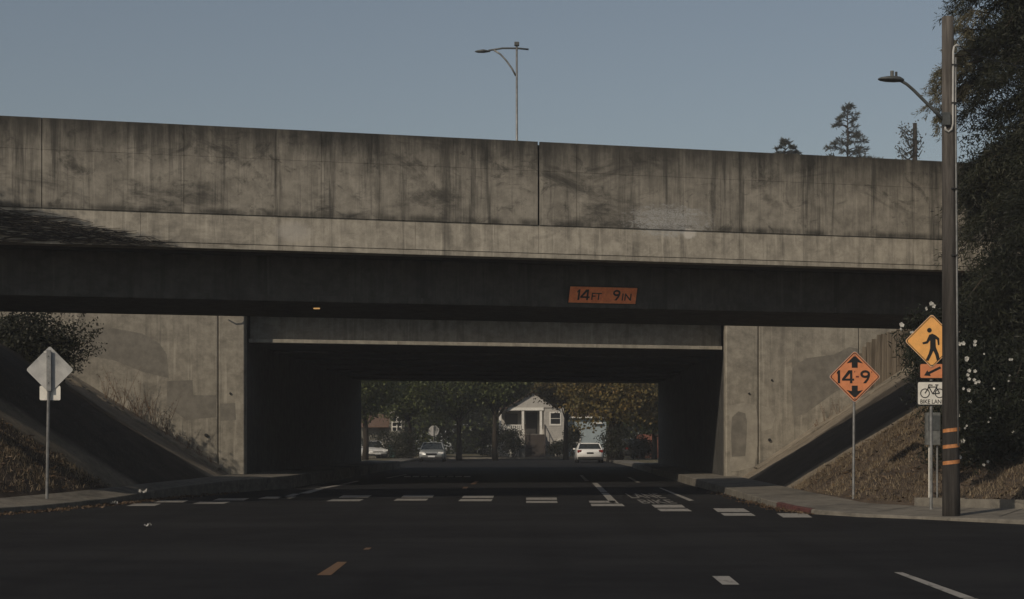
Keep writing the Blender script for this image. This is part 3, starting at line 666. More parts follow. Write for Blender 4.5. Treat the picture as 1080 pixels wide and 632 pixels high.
for i, (tt, wy, zt_, zb2) in enumerate(((-1,.04,.01,-.015), (-.8,.10,.035,-.03), (-.3,.15,.06,-.04), (.3,.14,.075,-.04), (.7,.08,.07,-.03), (1,.035,.03,-.02))):
    for j in range(10):
        w = 2*math.pi*j/10; V.append((h.x+tt*L, h.y+math.cos(w)*wy, h.z+(math.sin(w)*(zt_ if math.sin(w)>0 else -zb2)) + tt*-.015))
hb.add(V, [(i*10+j, i*10+(j+1)%10, (i+1)*10+(j+1)%10, (i+1)*10+j) for i in range(5) for j in range(10)]+[tuple(range(10)), tuple(range(50,60))])
lh = hb.build('lamp_head', M['lampgrey'], s, smooth=True)
MB().tube([(h.x+.02,h.y,h.z+.05),(h.x+.02,h.y,h.z+.17)], .035, 8).build('photocell', M['box'], lh); MB().tube([(h.x+.10,h.y,h.z+.05),(h.x+.10,h.y,h.z+.15)], .025, 8).build('photocell', M['dark'], lh)
MB().obox((U(996,127).x, Y-.14, U(996,127).z), (.07,0,0), (0,.05,0), (0,0,.12)).build('arm_bracket', M['lampgrey'], s)
q = -.13
MB().tube([U(1010,50.5,q), U(1007,49.2,q), U(1004.5,51,q), U(1003.6,56,q), U(1003.4,90,q), U(1003.2,132,q), U(1001.8,138,q), U(998.5,140.5,q), U(995.4,138,q), U(994.6,133,q)], .022, 8).build('conduit', M['alu'], s, smooth=True)
MB().tube([U(1006.2,62,q+.02), U(1006.4,130,q+.02), U(1007.6,320,q), U(1008.6,470,q)], .02, 8).build('conduit', M['steel'], s, smooth=True)
for y in (70, 110, 200, 270): MB().obox(U(1004.5, y, q-.02), (.06,0,0), (0,.012,0), (0,0,.012)).build('pipe_strap', M['dark'], s)
for y in (453.5, 470.5, 487.5):
    cxp = 1003.0; r0 = .168; V = []
    for i in range(9):
        w = rad(190+160*i/8); xx = U(cxp, y).x+r0*math.cos(w); yy = Y+r0*math.sin(w); zz = U(cxp, y).z + (i-4)*.006
        V += [(xx, yy, zz-.035), (xx, yy, zz+.035)]
    MB().add(V, [(2*i, 2*i+2, 2*i+3, 2*i+1) for i in range(8)]).build('reflective_band', M['refl'], s)
wp = [U(1010,50.5,-.13), U(1030,53,.3), U(1062,51,1.0), U(1120,42,2.5)]
MB().tube(wp, .012, 5).build('service_wire', M['dark'], s)

# =================================================================== FREEWAY LAMP
Y = 63.0; k = Y/F
def U(x, y): return A(x, y, Y)
b = U(545.5, 150); t = U(545, 45)
s = thing('freeway_lamp', (b.x, Y, 6.6), 'thin grey freeway lamp standing alone against the sky above the parapet', 'street lamp')
MB().tube([(b.x, Y, 6.6), t], [.055, .038], 10).build('pole', M['steel'], s, smooth=True)
MB().tube([U(544,80), U(540,72.5), U(534,64), U(528,57.5), U(521,53)], .034, 8).build('brace_arm', M['steel'], s, smooth=True)
MB().tube([U(515,53.4), U(530,51), U(545,51), U(557.5,52.2)], .034, 8).build('cross_arm', M['lampgrey'], s, smooth=True)
MB().obox(U(545,46.5), (.09,0,0), (0,.09,0), (0,0,.07)).build('pole_cap', M['lampgrey'], s, bevel=.02)
h = U(508.5, 54.4); hb = MB(); V = []
for tt, wy, zu, zd in ((-.27,.04,.01,.02), (-.15,.12,.05,.05), (.05,.15,.08,.05), (.2,.09,.05,.03), (.3,.04,.03,.02)):
    for j in range(8):
        w = 2*math.pi*j/8; V.append((h.x+tt, Y+math.cos(w)*wy, h.z+math.sin(w)*(zu if math.sin(w) > 0 else zd)))
hb.add(V, [(i*8+j, i*8+(j+1)%8, (i+1)*8+(j+1)%8, (i+1)*8+j) for i in range(4) for j in range(8)]+[tuple(range(8)), tuple(range(32,40))]); hb.build('lamp_head', M['lampgrey'], s, smooth=True)

# =================================================================== PLANTS
def rot_frames(n, rng, droop=0.0):
    d = rng.normal(size=(n,3)); d[:,2] -= droop; d /= np.linalg.norm(d, axis=1)[:,None]
    e = rng.normal(size=(n,3)); e -= (e*d).sum(1)[:,None]*d; e /= np.linalg.norm(e, axis=1)[:,None]
    return d, e
def leafset(P, L, Wd, rng, droop=0., D=None):
    n = len(P); d, e = rot_frames(n, rng, droop)
    if D is not None:
        d = D; e = rng.normal(size=(n,3)); e -= (e*d).sum(1)[:,None]*d; e /= np.linalg.norm(e, axis=1)[:,None]
    l = (L*rng.uniform(.6,1.3,n))[:,None]; w = (Wd*rng.uniform(.6,1.3,n))[:,None]
    V = np.stack([P, P+d*l*.5+e*w, P+d*l, P+d*l*.5-e*w], 1).reshape(-1,3)
    return V, np.arange(4*n).reshape(n,4)
def crown(center, radii, clumps, per, spread, rng, shell=.45):
    d = rng.normal(size=(clumps,3)); d /= np.linalg.norm(d, axis=1)[:,None]
    r = rng.uniform(shell, 1.0, clumps)**.6
    lump = 1+.18*np.sin(d[:,0]*5+rng.uniform(0,6))*np.cos(d[:,2]*4+rng.uniform(0,6))
    C = np.array(center)+d*(r*lump)[:,None]*np.array(radii)
    P = np.repeat(C, per, 0)+rng.normal(size=(clumps*per,3))*np.array([spread,spread,spread*.6])
    return C, P
def broad_tree(name, base, h, tr, radii, cz, label, mat, clumps=150, per=60, L=.22, Wd=.07, seed=1, spread=.5, off=(0,0), group=None, limbs=9, cat='tree', fk=.45):
    rng = np.random.default_rng(seed); b = Vector(base); s = thing(name, base, label, cat, group)
    c = Vector((b.x+off[0], b.y+off[1], cz)); m = MB(); fork = b.lerp(c, fk); fork.x = b.x+off[0]*.25
    m.tube([b-Vector((0,0,.3)), b.lerp(fork,.5)+Vector((rng.normal()*.05,rng.normal()*.05,0)), fork, fork.lerp(c,.7)], [tr*1.25, tr*.95, tr*.8, tr*.35], 10)
    m.build('trunk', M['bark'], s, smooth=True); m = MB()
    C, P = crown(c, radii, clumps, per, spread, rng)
    for i in range(limbs*3):
        e = Vector(C[i]); st = fork.lerp(c, rng.uniform(0,.6)); mid = st.lerp(e,.5)+Vector((0,0,rng.uniform(.0,.4)))
        m.tube([st, mid, e], [tr*.32, tr*.2, tr*.07], 6)
    m.build('limbs', M['bark'], s, smooth=True)
    V, Fc = leafset(P, L, Wd, rng, .3); obj('crown', V, Fc, mat, s); return s
def conifer(name, base, h, r0, zlow, label, mat, nl, sprays, L, Wd, seed, tr=.3, lean=0., droop=.5, shape=1.0, needles=14, cat='tree', group=None, extra=()):
    rng = np.random.default_rng(seed); b = Vector(base); s = thing(name, base, label, cat, group)
    MB().tube([b-Vector((0,0,.3)), b+Vector((lean*.3,0,h*.35)), b+Vector((lean*.6,0,h*.7)), b+Vector((lean,0,h))], [tr, tr*.75, tr*.4, tr*.08], 10).build('trunk', M['bark'], s, smooth=True)
    m = MB(); PP = []; DD = []
    L_ = []
    for i in range(nl):
        z = zlow+(h-zlow)*((i+rng.uniform(0,1))/nl); a = rng.uniform(0, 2*math.pi)
        R = r0*((1-(z-zlow)/(h-zlow+.01))**shape*.92+.05)*rng.uniform(.6,1.12); L_.append((z, a, R, droop*rng.uniform(.5,1.4)))
    L_ += list(extra)
    for z, a, R, dr in L_:
        st = Vector((b.x+lean*z/h, b.y, b.z+z)); dx = Vector((math.cos(a), math.sin(a), 0))
        pts = [st+dx*R*t+Vector((0,0,R*(.18*math.sin(t*math.pi)-dr*.55*t*t))) for t in (0,.25,.5,.75,1.)]
        m.tube(pts, [tr*.16, tr*.13, tr*.09, tr*.06, .006], 5, cap=False)
        ns = max(3, int(sprays*R/r0))
        for k in range(ns):
            t = rng.uniform(.12,1.)**.7; i0 = min(3, int(t*4)); p = pts[i0].lerp(pts[i0+1], t*4-i0)
            sd = rng.choice([-1,1]); sl = R*.28*rng.uniform(.5,1.2)*(1.15-t*.6)+.12
            side = Vector((-dx.y, dx.x, 0))*sd*rng.uniform(.3,1)+dx*.7+Vector((0,0,-dr*rng.uniform(.2,1.0))); side.normalize()
            tt = rng.uniform(0,1,needles); Q = np.array(p)+np.outer(tt*sl, np.array(side))+rng.normal(size=(needles,3))*.05*R/2
            D = np.array(side)*.8+rng.normal(size=(needles,3))*.55; D[:,2] -= .25*dr; D /= np.linalg.norm(D, axis=1)[:,None]
            PP.append(Q); DD.append(D)
    m.build('branches', M['bark'], s, smooth=True)
    P = np.concatenate(PP); V, Fc = leafset(P, L, Wd, rng, 0, np.concatenate(DD)); obj('crown', V, Fc, mat, s); return s

# great dark cedar on the right
bx, by = 13.2, 40.2; bz = float(bank_r(np.array([bx]), np.array([by]))[0])
conifer('cedar_tree', (bx, by, bz-.05), 22, 3.05, .4, 'huge dark cedar filling the right edge behind the utility pole', M['needle'], 420, 46, .15, .011, 21, .42, 0, .75, .28, 42)
cd = bpy.data.objects['cedar_tree']
rng = np.random.default_rng(31); n = 130000; a = rng.uniform(0, 6.283, n); zz = rng.uniform(.3, 19, n); rr = 2.6*np.sqrt(rng.uniform(0, 1, n))*np.clip((21-zz)/14, .1, 1)
V, Fc = leafset(np.stack([bx+rr*np.cos(a), by+rr*np.sin(a), bz+zz], 1), .15, .016, rng, .5); obj('inner_crown', V, Fc, M['needle'], cd)
def pale_sprays():
    rng = np.random.default_rng(77); m = MB(); PP = []; DD = []
    for x, y, x1, y1 in ((1012,60,990,78),(1014,72,984,96),(1012,80,980,112),(1016,90,988,122),(1018,40,1000,52),(1020,22,1008,30),(1014,95,992,128),(1010,66,984,84)):
        st = A(x+22, y-8, 40.0); e = A(x1, y1, 39.8+rng.normal()*.4); mid = (st+e)/2+Vector((0,0,.25)); m.tube([st, mid, e], [.022,.016,.006], 5)
        for k in range(26):
            t = rng.uniform(.35,1.05); p = np.array(mid.lerp(e, max(0,(t-.5)*2)) if t > .5 else st.lerp(mid, t*2)); dr = np.array([rng.normal()*.6-.2, rng.normal()*.5, -rng.uniform(.2,1)]); dr /= np.linalg.norm(dr); sl = rng.uniform(.15,.42)
            n = 46; tt = rng.uniform(0,1,n); PP.append(p+np.outer(tt*sl, dr)+rng.normal(size=(n,3))*.02); D = dr*.8+rng.normal(size=(n,3))*.5; DD.append(D/np.linalg.norm(D, axis=1)[:,None])
    m.build('pale_branches', M['bark'], cd, smooth=True); V, Fc = leafset(np.concatenate(PP), .10, .009, rng, 0, np.concatenate(DD)); obj('pale_sprays', V, Fc, M['needle_pale'], cd)
pale_sprays()
# oleander with white flowers
def shrub(name, base, parts, label, mat, L, Wd, seed, stems=14, cat='shrub', group=None, droop=.2):
    rng = np.random.default_rng(seed); s = thing(name, base, label, cat, group); b = Vector(base); m = MB(); PP = []
    for (c, radii, clumps, per, spread) in parts:
        C, P = crown(c, radii, clumps, per, spread, rng, .2); PP.append(P)
        for i in range(min(stems, len(C))):
            e = Vector(C[i]); st = b+Vector((rng.normal()*.2, rng.normal()*.2, -.1)); m.tube([st, st.lerp(e,.5)+Vector((rng.normal()*.15, rng.normal()*.15, .2)), e], [.035,.025,.01], 5)
    m.build('stems', M['bark'], s, smooth=True)
    P = np.concatenate(PP); V, Fc = leafset(P, L, Wd, rng, droop); obj('foliage', V, Fc, mat, s); return s, P
def bz_(x, y): return float(bank_r(np.array([x]), np.array([y]))[0])
bx, by = 11.0, 38.9; b0 = (bx, by, bz_(bx, by)-.03)
ol, P = shrub('oleander_shrub', b0, [((10.9,38.9,1.9),(1.5,1.3,1.6),260,60,.22), ((10.3,39.4,3.1),(1.15,1.0,1.4),190,55,.22), ((9.8,39.6,3.9),(.65,.6,.8),70,50,.2), ((12.3,38.6,2.3),(1.4,1.2,1.9),240,55,.22)],
               'dark oleander shrub dotted with white flowers behind the utility pole', M['oleander'], .15, .016, 5, 20)
rng = np.random.default_rng(9); fl = []; ff = []
spots = [(1015,365),(1018,368),(1022,376),(1021,378),(1030,377),(1036,372),(1024,392),(1027,398),(1031,396),(1019,396),(1022,404),(1013,409),(1025,425),(1021,440),(1042,443),(1012,437),(1022,453),(1013,480),(1040,489),(1053,480),(1064,396),(1067,399),(1043,356),(976,323),(984,321),(988,336),(950,344),(947,346),(973,325),(1033,403),(1016,450),(1052,432),(1070,455),(996,432),(1058,470),(1047,410),(1012,465),(1066,378),(1029,362),(1018,412),(963,352),(1011,500-30)]
for x, y in [q for i, q in enumerate(spots) if i % 3 != 1 or i > 36]:
    p = A(x, y, 37.75 if x > 1008 else 38.4); s0 = rng.uniform(.022,.058)
    for cl_ in range(rng.integers(1,3)):
        q = np.array(p)+rng.normal(size=3)*.04
        for kk in range(5):
            a = kk*1.257+rng.uniform(0,.4); dr = np.array([math.cos(a), -.35+rng.normal()*.2, math.sin(a)]); pr = np.array([-math.sin(a), 0, math.cos(a)])*s0*.45; n0 = len(fl)
            fl += [q, q+dr*s0*.6+pr, q+dr*s0, q+dr*s0*.6-pr]; ff.append((n0, n0+1, n0+2, n0+3))
fo = obj('flowers', np.array(fl), np.array(ff), M['petal'], ol); fo['kind'] = 'stuff'
# shrub filling below the cedar on the right
b0 = (14.2, 38.2, bz_(14.2, 38.2)-.03)
shrub('dense_shrub', b0, [((14.0,38.4,2.2),(1.8,1.4,2.0),300,55,.25), ((13.4,40.0,4.2),(1.9,1.4,1.8),240,55,.25)], 'dense dark shrub low under the cedar at the right edge', M['darkleaf'], .13, .024, 15, 16)

# dark shrub under the front overpass on the left
def bl_(x, y): return float(bank_l(np.array([x]), np.array([y]))[0])
def hp(x, y, Y): return tuple(A(x, y, Y))
b0 = (-14.6, 50.0, bl_(-14.6, 50.0)-.03)
ovs, _ = shrub('overhanging_shrub', b0, [(hp(5,372,49.8),(1.3,1.0,1.3),120,60,.2), (hp(35,362,49.6),(1.0,.8,1.0),70,50,.2), (hp(20,402,49.6),(1.1,.8,.6),50,50,.2), (hp(60,366,49.5),(.5,.5,.7),22,40,.14)],
      'dark leafy shrub in shade under the overpass, left of pale wall', M['darkleaf'], .15, .03, 33, 14)
rng = np.random.default_rng(5); m = MB(); PP = []
for x, y in ((88,330),(98,338),(104,346),(96,352),(108,366),(100,374),(90,380),(82,342),(78,356),(92,362),(84,390),(74,336),(66,330),(86,348),(95,365),(72,378),(104,352)):
    st = Vector(hp(48+rng.normal()*6, 382, 49.6)); e = Vector(hp(x, y, 49.4+rng.normal()*.25)); mid = st.lerp(e,.55)+Vector((0,0,-.1)); m.tube([st, mid, e], [.022,.015,.005], 5)
    for t in np.linspace(.45,1.02,9):
        PP.append(np.array(st.lerp(mid,t*2) if t < .5 else mid.lerp(e,(t-.5)*2))+rng.normal(size=(9,3))*.065)
m.build('outer_twigs', M['bark'], ovs); V, Fc = leafset(np.concatenate(PP), .10, .022, rng); obj('outer_leaves', V, Fc, M['darkleaf'], ovs)
# shade tree outside the left edge, whose shadow falls on the deck edge
broad_tree('shade_tree', (-18.6, 31.6, float(bank_l(np.array([-18.6]), np.array([31.6]))[0])-.05), 13, .3, (4.2,2.0,.8), 10.7, 'leafy roadside tree left of the road that shades the deck edge', M['broad'], 150, 46, .14, .02, 44, .4, (1.1,.4), limbs=22, fk=.8)
sh_t = bpy.data.objects['shade_tree']
def shadow_twigs():  # added unseen twigs, traced back along the sun rays to shape the shadow
    rng = np.random.default_rng(12); m = MB(); PP = []; k = math.radians; sx, sy, tz = math.sin(k(SUN_AZ)), math.cos(k(SUN_AZ)), math.tan(k(SUN_EL))
    for i in range(24):
        z1 = rng.uniform(5.9, 6.85); z0 = z1+rng.uniform(.05,.4); xe = -7.5-(z1-5.95)*4.0+rng.normal()*.25; xs_ = rng.uniform(-17,-14.5); t = rng.uniform(5.4, 6.3); ph = rng.uniform(0, 6); pts = []
        for q in np.linspace(0, 1, 12):
            X = xs_+(xe-xs_)*q; z = z0+(z1-z0)*q**2+.07*math.sin(ph+q*7)+.03*math.sin(ph*2+q*17); Y = 41.57+SL*X; pts.append(Vector((X-sx*t, Y-sy*t, z+tz*t)))
        m.tube(pts, [.027-.017*q for q in np.linspace(0, 1, 12)], 5)
        for p in pts[4:]: PP.append(np.array(p)+rng.normal(size=(3,3))*.08)
    m.build('shadow_twigs', M['bark'], sh_t); V, Fc = leafset(np.concatenate(PP), .13, .016, rng, .4); obj('shadow_twig_leaves', V, Fc, M['broad'], sh_t)
shadow_twigs()
# weeds along the foot of the walls
def weed(x, y, hpx, side, label, seed, n=7):
    rng = np.random.default_rng(seed); c = cw-.25-rng.uniform(0,.5); X = atx(x, c); Y = c+SL*X; fn = bl_ if side < 0 else bz_; z = fn(X, Y)-.02; h = hpx/F*Y
    s = thing('dry_weed', (X, Y, z), label, 'weed', 'dry weeds along the foot of the abutment walls'); m = MB(); PP = []
    for i in range(n):
        e = Vector((X+rng.normal()*.22*h, Y+rng.normal()*.15*h, z+h*rng.uniform(.5,1.05))); st = Vector((X+rng.normal()*.06, Y+rng.normal()*.05, z-.05)); mid = st.lerp(e,.55)+Vector((rng.normal()*.04,0,0))
        m.tube([st, mid, e], [.007,.006,.003], 4); PP += [np.array(mid.lerp(e, t))+rng.normal(size=3)*.04 for t in rng.uniform(0,1,5)]
    m.build('stalks', M['weed'], s); V, Fc = leafset(np.array(PP), .08, .011, rng); so = obj('seed_heads', V, Fc, M['weed'], s); so['kind'] = 'stuff'
GL = ['tall dry weed nearest the dark shrub on the left wall', 'tallest dry weed against the left wall', 'second tallest dry weed against the left wall, right of the tallest', 'tall dry weed in the middle of the left wall foot', 'rightmost of the tall dry weeds on the left wall',
      'short dry tuft just right of the tall weeds on left wall', 'short dry tuft left of the wall joint', 'short dry tuft close before the left wall joint', 'last short tuft by the left wall joint near the road', 'half-height dry weed between the two tallest ones and the wall',
      'half-height dry weed close to the dark shrub', 'half-height dry weed beside the tallest weed', 'half-height dry weed at the right end of the tall clump']
for i, (x, h) in enumerate(((112,34), (131,52), (147,46), (163,38), (171,42), (186,14), (197,16), (209,12), (222,12), (150,22), (120,20), (140,24), (177,18))):
    weed(x, 0, h, -1, GL[i], 100+i)
for i, (x, h) in enumerate(((872,30), (884,20), (860,12))): weed(x, 0, h, 1, ['tall thin dry weed left of the orange height sign, right wall', 'thin dry weed just behind the orange height sign', 'short dry weed lowest on the right wall foot'][i], 130+i, 5)

# dry grass on the banks: uncountable
def grass(name, fn, n, xr_, yr_, hmin, hmax, seed, mask, label, mat='dry'):
    rng = np.random.default_rng(seed); X = rng.uniform(*xr_, n); Y = rng.uniform(*yr_, n)
    dn = vnoise(X, Y, 1.3, seed)+rng.normal(size=n)*.5; k = mask(X, Y) & (dn > -.05); X, Y = X[k], Y[k]; Z = fn(X, Y)-.01; n = len(X)
    h = rng.uniform(hmin, hmax, n)*(1+.4*np.clip(vnoise(X, Y, .9, seed+1), -1, 1)); a = rng.uniform(0, 6.28, n); w = .007+.007*rng.uniform(size=n)
    t = np.stack([np.cos(a), np.sin(a), 0*a], 1); P = np.stack([X, Y, Z], 1); lean = rng.normal(size=(n,3))*.45; lean[:,2] = 1; lean /= np.linalg.norm(lean, axis=1)[:,None]
    V = np.stack([P-t*w[:,None], P+t*w[:,None], P+lean*h[:,None]], 1).reshape(-1,3)
    o = obj(name, V, np.arange(3*n).reshape(n,3), M[mat]); tag(o, label, 'grass', kind='stuff')
def mr(X, Y): return (bank_r(X, Y) > .19) & (Y-SL*X+.8*bank_r(X, Y) < 46.2) & (X < 17)
def ml(X, Y): return (bank_l(X, Y) > .36) & (Y-SL*X+.8*bank_l(X, Y) < 46.2) & (X > -18)
grass('dry_grass', bank_r, 90000, (7.7,17), (30.5,49), .03, .17, 61, mr, 'short dry brown grass covering the right bank')
grass('dry_grass', bank_l, 60000, (-18,-9.7), (33,43.5), .03, .17, 62, ml, 'short dry brown grass covering the left bank')
# leaf litter and scraps along the kerbs
def litter(name, pts, spread, n, L, Wd, seed, mat, label, cat):
    rng = np.random.default_rng(seed); P = []
    for (x, y, z), m_ in zip(pts, np.full(len(pts), n)):
        P.append(np.array([x, y, z])+np.stack([rng.normal(0, spread[0], m_), rng.normal(0, spread[1], m_), rng.uniform(0, .03, m_)], 1))
    P = np.concatenate(P); D = rng.normal(size=P.shape); D[:,2] = np.abs(D[:,2])*.25; D /= np.linalg.norm(D, axis=1)[:,None]
    V, Fc = leafset(P, L, Wd, rng, 0, D); tag(obj(name, V, Fc, M[mat]), label, cat, kind='stuff')
lp = [(LC2[i][0]*(1-t)+LC2[i+1][0]*t+.15, LC2[i][1]*(1-t)+LC2[i+1][1]*t, .006) for i in (3,4,5,6,7) for t in np.linspace(0,1,7)]
litter('fallen_leaves', lp, (.16,.5), 60, .07, .02, 71, 'litter', 'brown fallen leaves along the left gutter', 'leaves')
lp = [(RC[i][0]*(1-t)+RC[i+1][0]*t-.15, RC[i][1]*(1-t)+RC[i+1][1]*t, .006) for i in (3,4,5,6) for t in np.linspace(0,1,5)]
litter('fallen_leaves', lp, (.12,.4), 30, .06, .018, 72, 'litter', 'brown fallen leaves along the right gutter', 'leaves')
rng = np.random.default_rng(88)
for fn, mk, x0, x1, y0, y1, lb in ((bank_r, mr, 7.8, 15, 33, 48, 'brown leaves and twigs scattered over the right bank'), (bank_l, ml, -15, -9.8, 34, 43.5, 'brown leaves and twigs scattered over the left bank')):
    X, Y = rng.uniform(x0, x1, 5200), rng.uniform(y0, y1, 5200); k = mk(X, Y); P = np.stack([X[k], Y[k], fn(X[k], Y[k])+.015], 1); D = rng.normal(size=P.shape); D[:,2] *= .25; D /= np.linalg.norm(D, axis=1)[:,None]
    V, Fc = leafset(P, .13, .022, rng, 0, D); tag(obj('bank_litter', V, Fc, M['litter']), lb, 'leaves', kind='stuff')
def scrap(px, py, size, zz, label, mat='trash', seed=0):
    rng = np.random.default_rng(seed); p = G(px, py, zz); n = 7; V = []
    for i in range(n):
        for j in range(n):
            u_, v_ = i/(n-1)-.5, j/(n-1)-.5; V.append((p.x+u_*size+rng.normal()*size*.05, p.y+v_*size*.8, zz+.004+abs(rng.normal())*size*.28+size*.25*(u_*u_+v_*v_)))
    m = MB(); m.add(V, [(i*n+j, (i+1)*n+j, (i+1)*n+j+1, i*n+j+1) for i in range(n-1) for j in range(n-1)])
    tag(m.build('paper_scrap', M[mat], smooth=True), label, 'litter', 'paper litter by the kerbs')
M['paper'] = plain('white_paper', (.42,.41,.385), .8, .15, 10); M['green_wrap'] = plain('green_wrapper', (.30,.38,.10), .6, .3, 10); M['red_wrap'] = plain('brown_wrapper', (.25,.11,.06), .6, .3, 10)
for i, (x, y, sz, zz, lb, mt) in enumerate(((164,525.5,.22,0,'crumpled white paper in the left gutter','paper'), (150,521,.20,.20,'flat white paper scrap on the left sidewalk','paper'), (205,520,.28,0,'green wrapper in the left gutter','green_wrap'), (211,519,.3,0,'brown wrapper beside the green one in left gutter','red_wrap'),
      (242,518,.3,0,'pale flat scrap on the road near the left gutter','paper'), (789,526,.14,0,'small white scrap at the right kerb nearer the tunnel','paper'), (806.5,531.6,.24,0,'white scrap at the right kerb before red paint','paper'), (156,556,.12,0,'tiny pale scrap alone on the left asphalt','paper'), (121,533,.15,0,'small white scrap at the left end of the crosswalk','paper'))):
    scrap(x, y, sz, zz, lb, mt, i)

# distant trees above the parapet
conifer('distant_conifer', (*A(894,466,125)[:2], 0), 26.2, 5.0, 14.5, 'pointed conifer rising behind the parapet against the sky', M['needle_far'], 85, 24, .34, .03, 81, .3, 0, -.1, 1.0, 20)
conifer('distant_conifer', (*A(828,466,125)[:2], 0), 23.6, 2.2, 14, 'small treetop barely showing above the parapet left of the pointed conifer', M['needle_far'], 70, 24, .28, .035, 82, .3, 0, .0, .35, 20)
# nearly bare conifer
Y = 120.; b = A(964.5, 466, Y); s = thing('bare_conifer', (b.x, Y, 0), 'nearly bare conifer with a few curved branches beside the utility pole', 'tree')
t = A(965, 130, Y); MB().tube([(b.x, Y, -.3), (b.x, Y, 12), t], [.4,.3,.14], 8).build('trunk', M['bark'], s, smooth=True)
m = MB(); PP = []; rng = np.random.default_rng(4)
for y0, dx, dy in ((134,-9,4),(140,-14,-2),(146,-13,-4),(152,-10,-3),(158,-17,0),(163,-14,3),(146,8,2),(156,9,-3),(162,8,-1),(150,-8,5),(168,-12,0),(172,-14,2),(138,3,3),(160,-6,3)):
    st = A(964.8, y0, Y); e = A(964.8+dx, y0+dy-3, Y+rng.normal()*.8); mid = (st+e)/2-Vector((0,0,.35)); m.tube([st, mid, e], [.07,.05,.02], 5)
    PP += [np.array(mid.lerp(e, q)) for q in rng.uniform(.3,1.05,34 if dx < 0 else 8)]
for y0 in np.linspace(131, 170, 120): PP.append(np.array(A(964.8, y0, Y)))
m.build('branches', M['bark'], s); PP = np.array(PP)+rng.normal(size=(len(PP),3))*.16; V, Fc = leafset(PP, .24, .05, rng); obj('crown', V, Fc, M['needle_far'], s)

# =================================================================== BEYOND THE TUNNEL
for nm, x0, x1, y0, y1, h in (('far_lawn_left', -60, -9.2, 99, 143, .14), ('far_lawn_right', 8.6, 60, 101, 143, .14), ('far_front_yard', -60, 60, 150.5, 215, .18)):
    tag(MB().box(x0, x1, y0, y1, -.04, h).build(nm, M['lawn']), kind='structure')
for nm, x0, x1, y0, y1 in (('far_sidewalk_left', -9.15, -7.6, 99.2, 143), ('far_sidewalk_right', 7.2, 8.55, 101, 143), ('far_sidewalk_end', -60, 60, 148.6, 150.45)):
    tag(MB().box(x0, x1, y0, y1, -.04, .15).build(nm, M['walk']), kind='structure')
M['wall_grey'] = plain('grey_clapboard', (.42,.40,.365), .85, .1, 2); M['wall_blue'] = plain('pale_blue_siding', (.30,.355,.375), .8, .1, 2); M['trim'] = plain('white_trim', (.74,.72,.66), .7, .06, 3)
M['roof'] = plain('brown_shingle', (.11,.08,.06), .9, .3, 5); M['roofred'] = plain('rust_brown_shingle', (.13,.08,.052), .9, .3, 5); M['glass'] = plain('dark_window_glass', (.02,.022,.024), .12, .2, 2, 0, .6)
M['door'] = plain('dark_door', (.035,.033,.03), .6, .2, 3); M['stair'] = plain('brown_stair', (.05,.04,.033), .8, .3, 5); M['brick'] = plain('red_brown_fence', (.20,.075,.05), .85, .3, 6); M['wall_dark'] = plain('dim_olive_siding', (.14,.135,.115), .85, .2, 2)
# grey house with porch, 150 m away: 12 pixels to the metre
Y = 153.0; k = Y/F
def HX(x): return (x-540)*k
def HZ_(y): return EYE+(HZ-y)*k
hs = thing('porch_house', (HX(565), Y, .18), 'pale grey house with raised porch, white columns and front stairs', 'house')
MB().box(HX(526), HX(597), Y+1.9, Y+10, .1, HZ_(432)).build('wall', M['wall_grey'], hs)
MB().box(HX(573.5), HX(597), Y, Y+1.9, .1, HZ_(430)).build('bay_wall', M['wall_grey'], hs)
for i in range(20):
    z = .5+i*.2
    if z < HZ_(431)-.2: MB().box(HX(573.4), HX(597.1), Y-.02, Y+.0, z, z+.185).build('clapboard', M['wall_grey'], hs)
MB().box(HX(526), HX(573.3), Y-.1, Y+1.85, .1, HZ_(458)).build('porch_floor', M['wall_grey'], hs)
for x in (527.5, 551.5, 570.5): MB().box(HX(x-1.3), HX(x+1.3), Y-.05, Y+.15, HZ_(458), HZ_(433)).build('column', M['trim'], hs)
MB().box(HX(525), HX(573.3), Y-.12, Y+.2, HZ_(433), HZ_(430)).build('porch_beam', M['trim'], hs)
MB().box(HX(529), HX(550), Y-.02, Y+.05, HZ_(449), HZ_(448)).build('handrail', M['trim'], hs); MB().box(HX(529), HX(550), Y-.02, Y+.05, HZ_(457.5), HZ_(456.8)).build('bottom_rail', M['trim'], hs)
for i in range(10): MB().box(HX(530+i*2), HX(531.2+i*2), Y, Y+.03, HZ_(456.8), HZ_(449)).build('baluster', M['trim'], hs)
# gable over the porch
MB().box(HX(520), HX(535.5), Y-.3, Y+9.9, HZ_(431.5), HZ_(429.8)).build('side_roof', M['roof'], hs)
MB().prism([(HX(536)-HX(562),0),(HX(586)-HX(562),0),(0,HZ_(414.5)-HZ_(430))], (HX(562),Y-.1,HZ_(430)), AX, AZ, AY*.25).build('gable', M['wall_grey'], hs)
for a, b_ in ((533,562),(589,562)):
    z0, z1 = HZ_(431.5), HZ_(413.6); x0, x1 = HX(a), HX(b_)
    MB().hexa([(x0,Y-.4,z0),(x1,Y-.4,z1),(x1,Y+9.9,z1),(x0,Y+9.9,z0),(x0,Y-.4,z0+.08),(x1,Y-.4,z1+.08),(x1,Y+9.9,z1+.08),(x0,Y+9.9,z0+.08)]).build('roof', M['roof'], hs)
MB().box(HX(555), HX(567), Y+1.84, Y+1.88, HZ_(458), HZ_(434.5)).build('front_door', M['door'], hs); MB().box(HX(532), HX(546), Y+1.84, Y+1.88, HZ_(450), HZ_(436)).build('porch_window', M['glass'], hs)
for i in range(9):
    z1 = HZ_(458)-i*(HZ_(458)-.18)/9.; MB().box(HX(554.5), HX(574), Y-.1-.28*(i+1), Y-.1-.28*i, .1, z1-.02).build('step', M['stair'], hs)
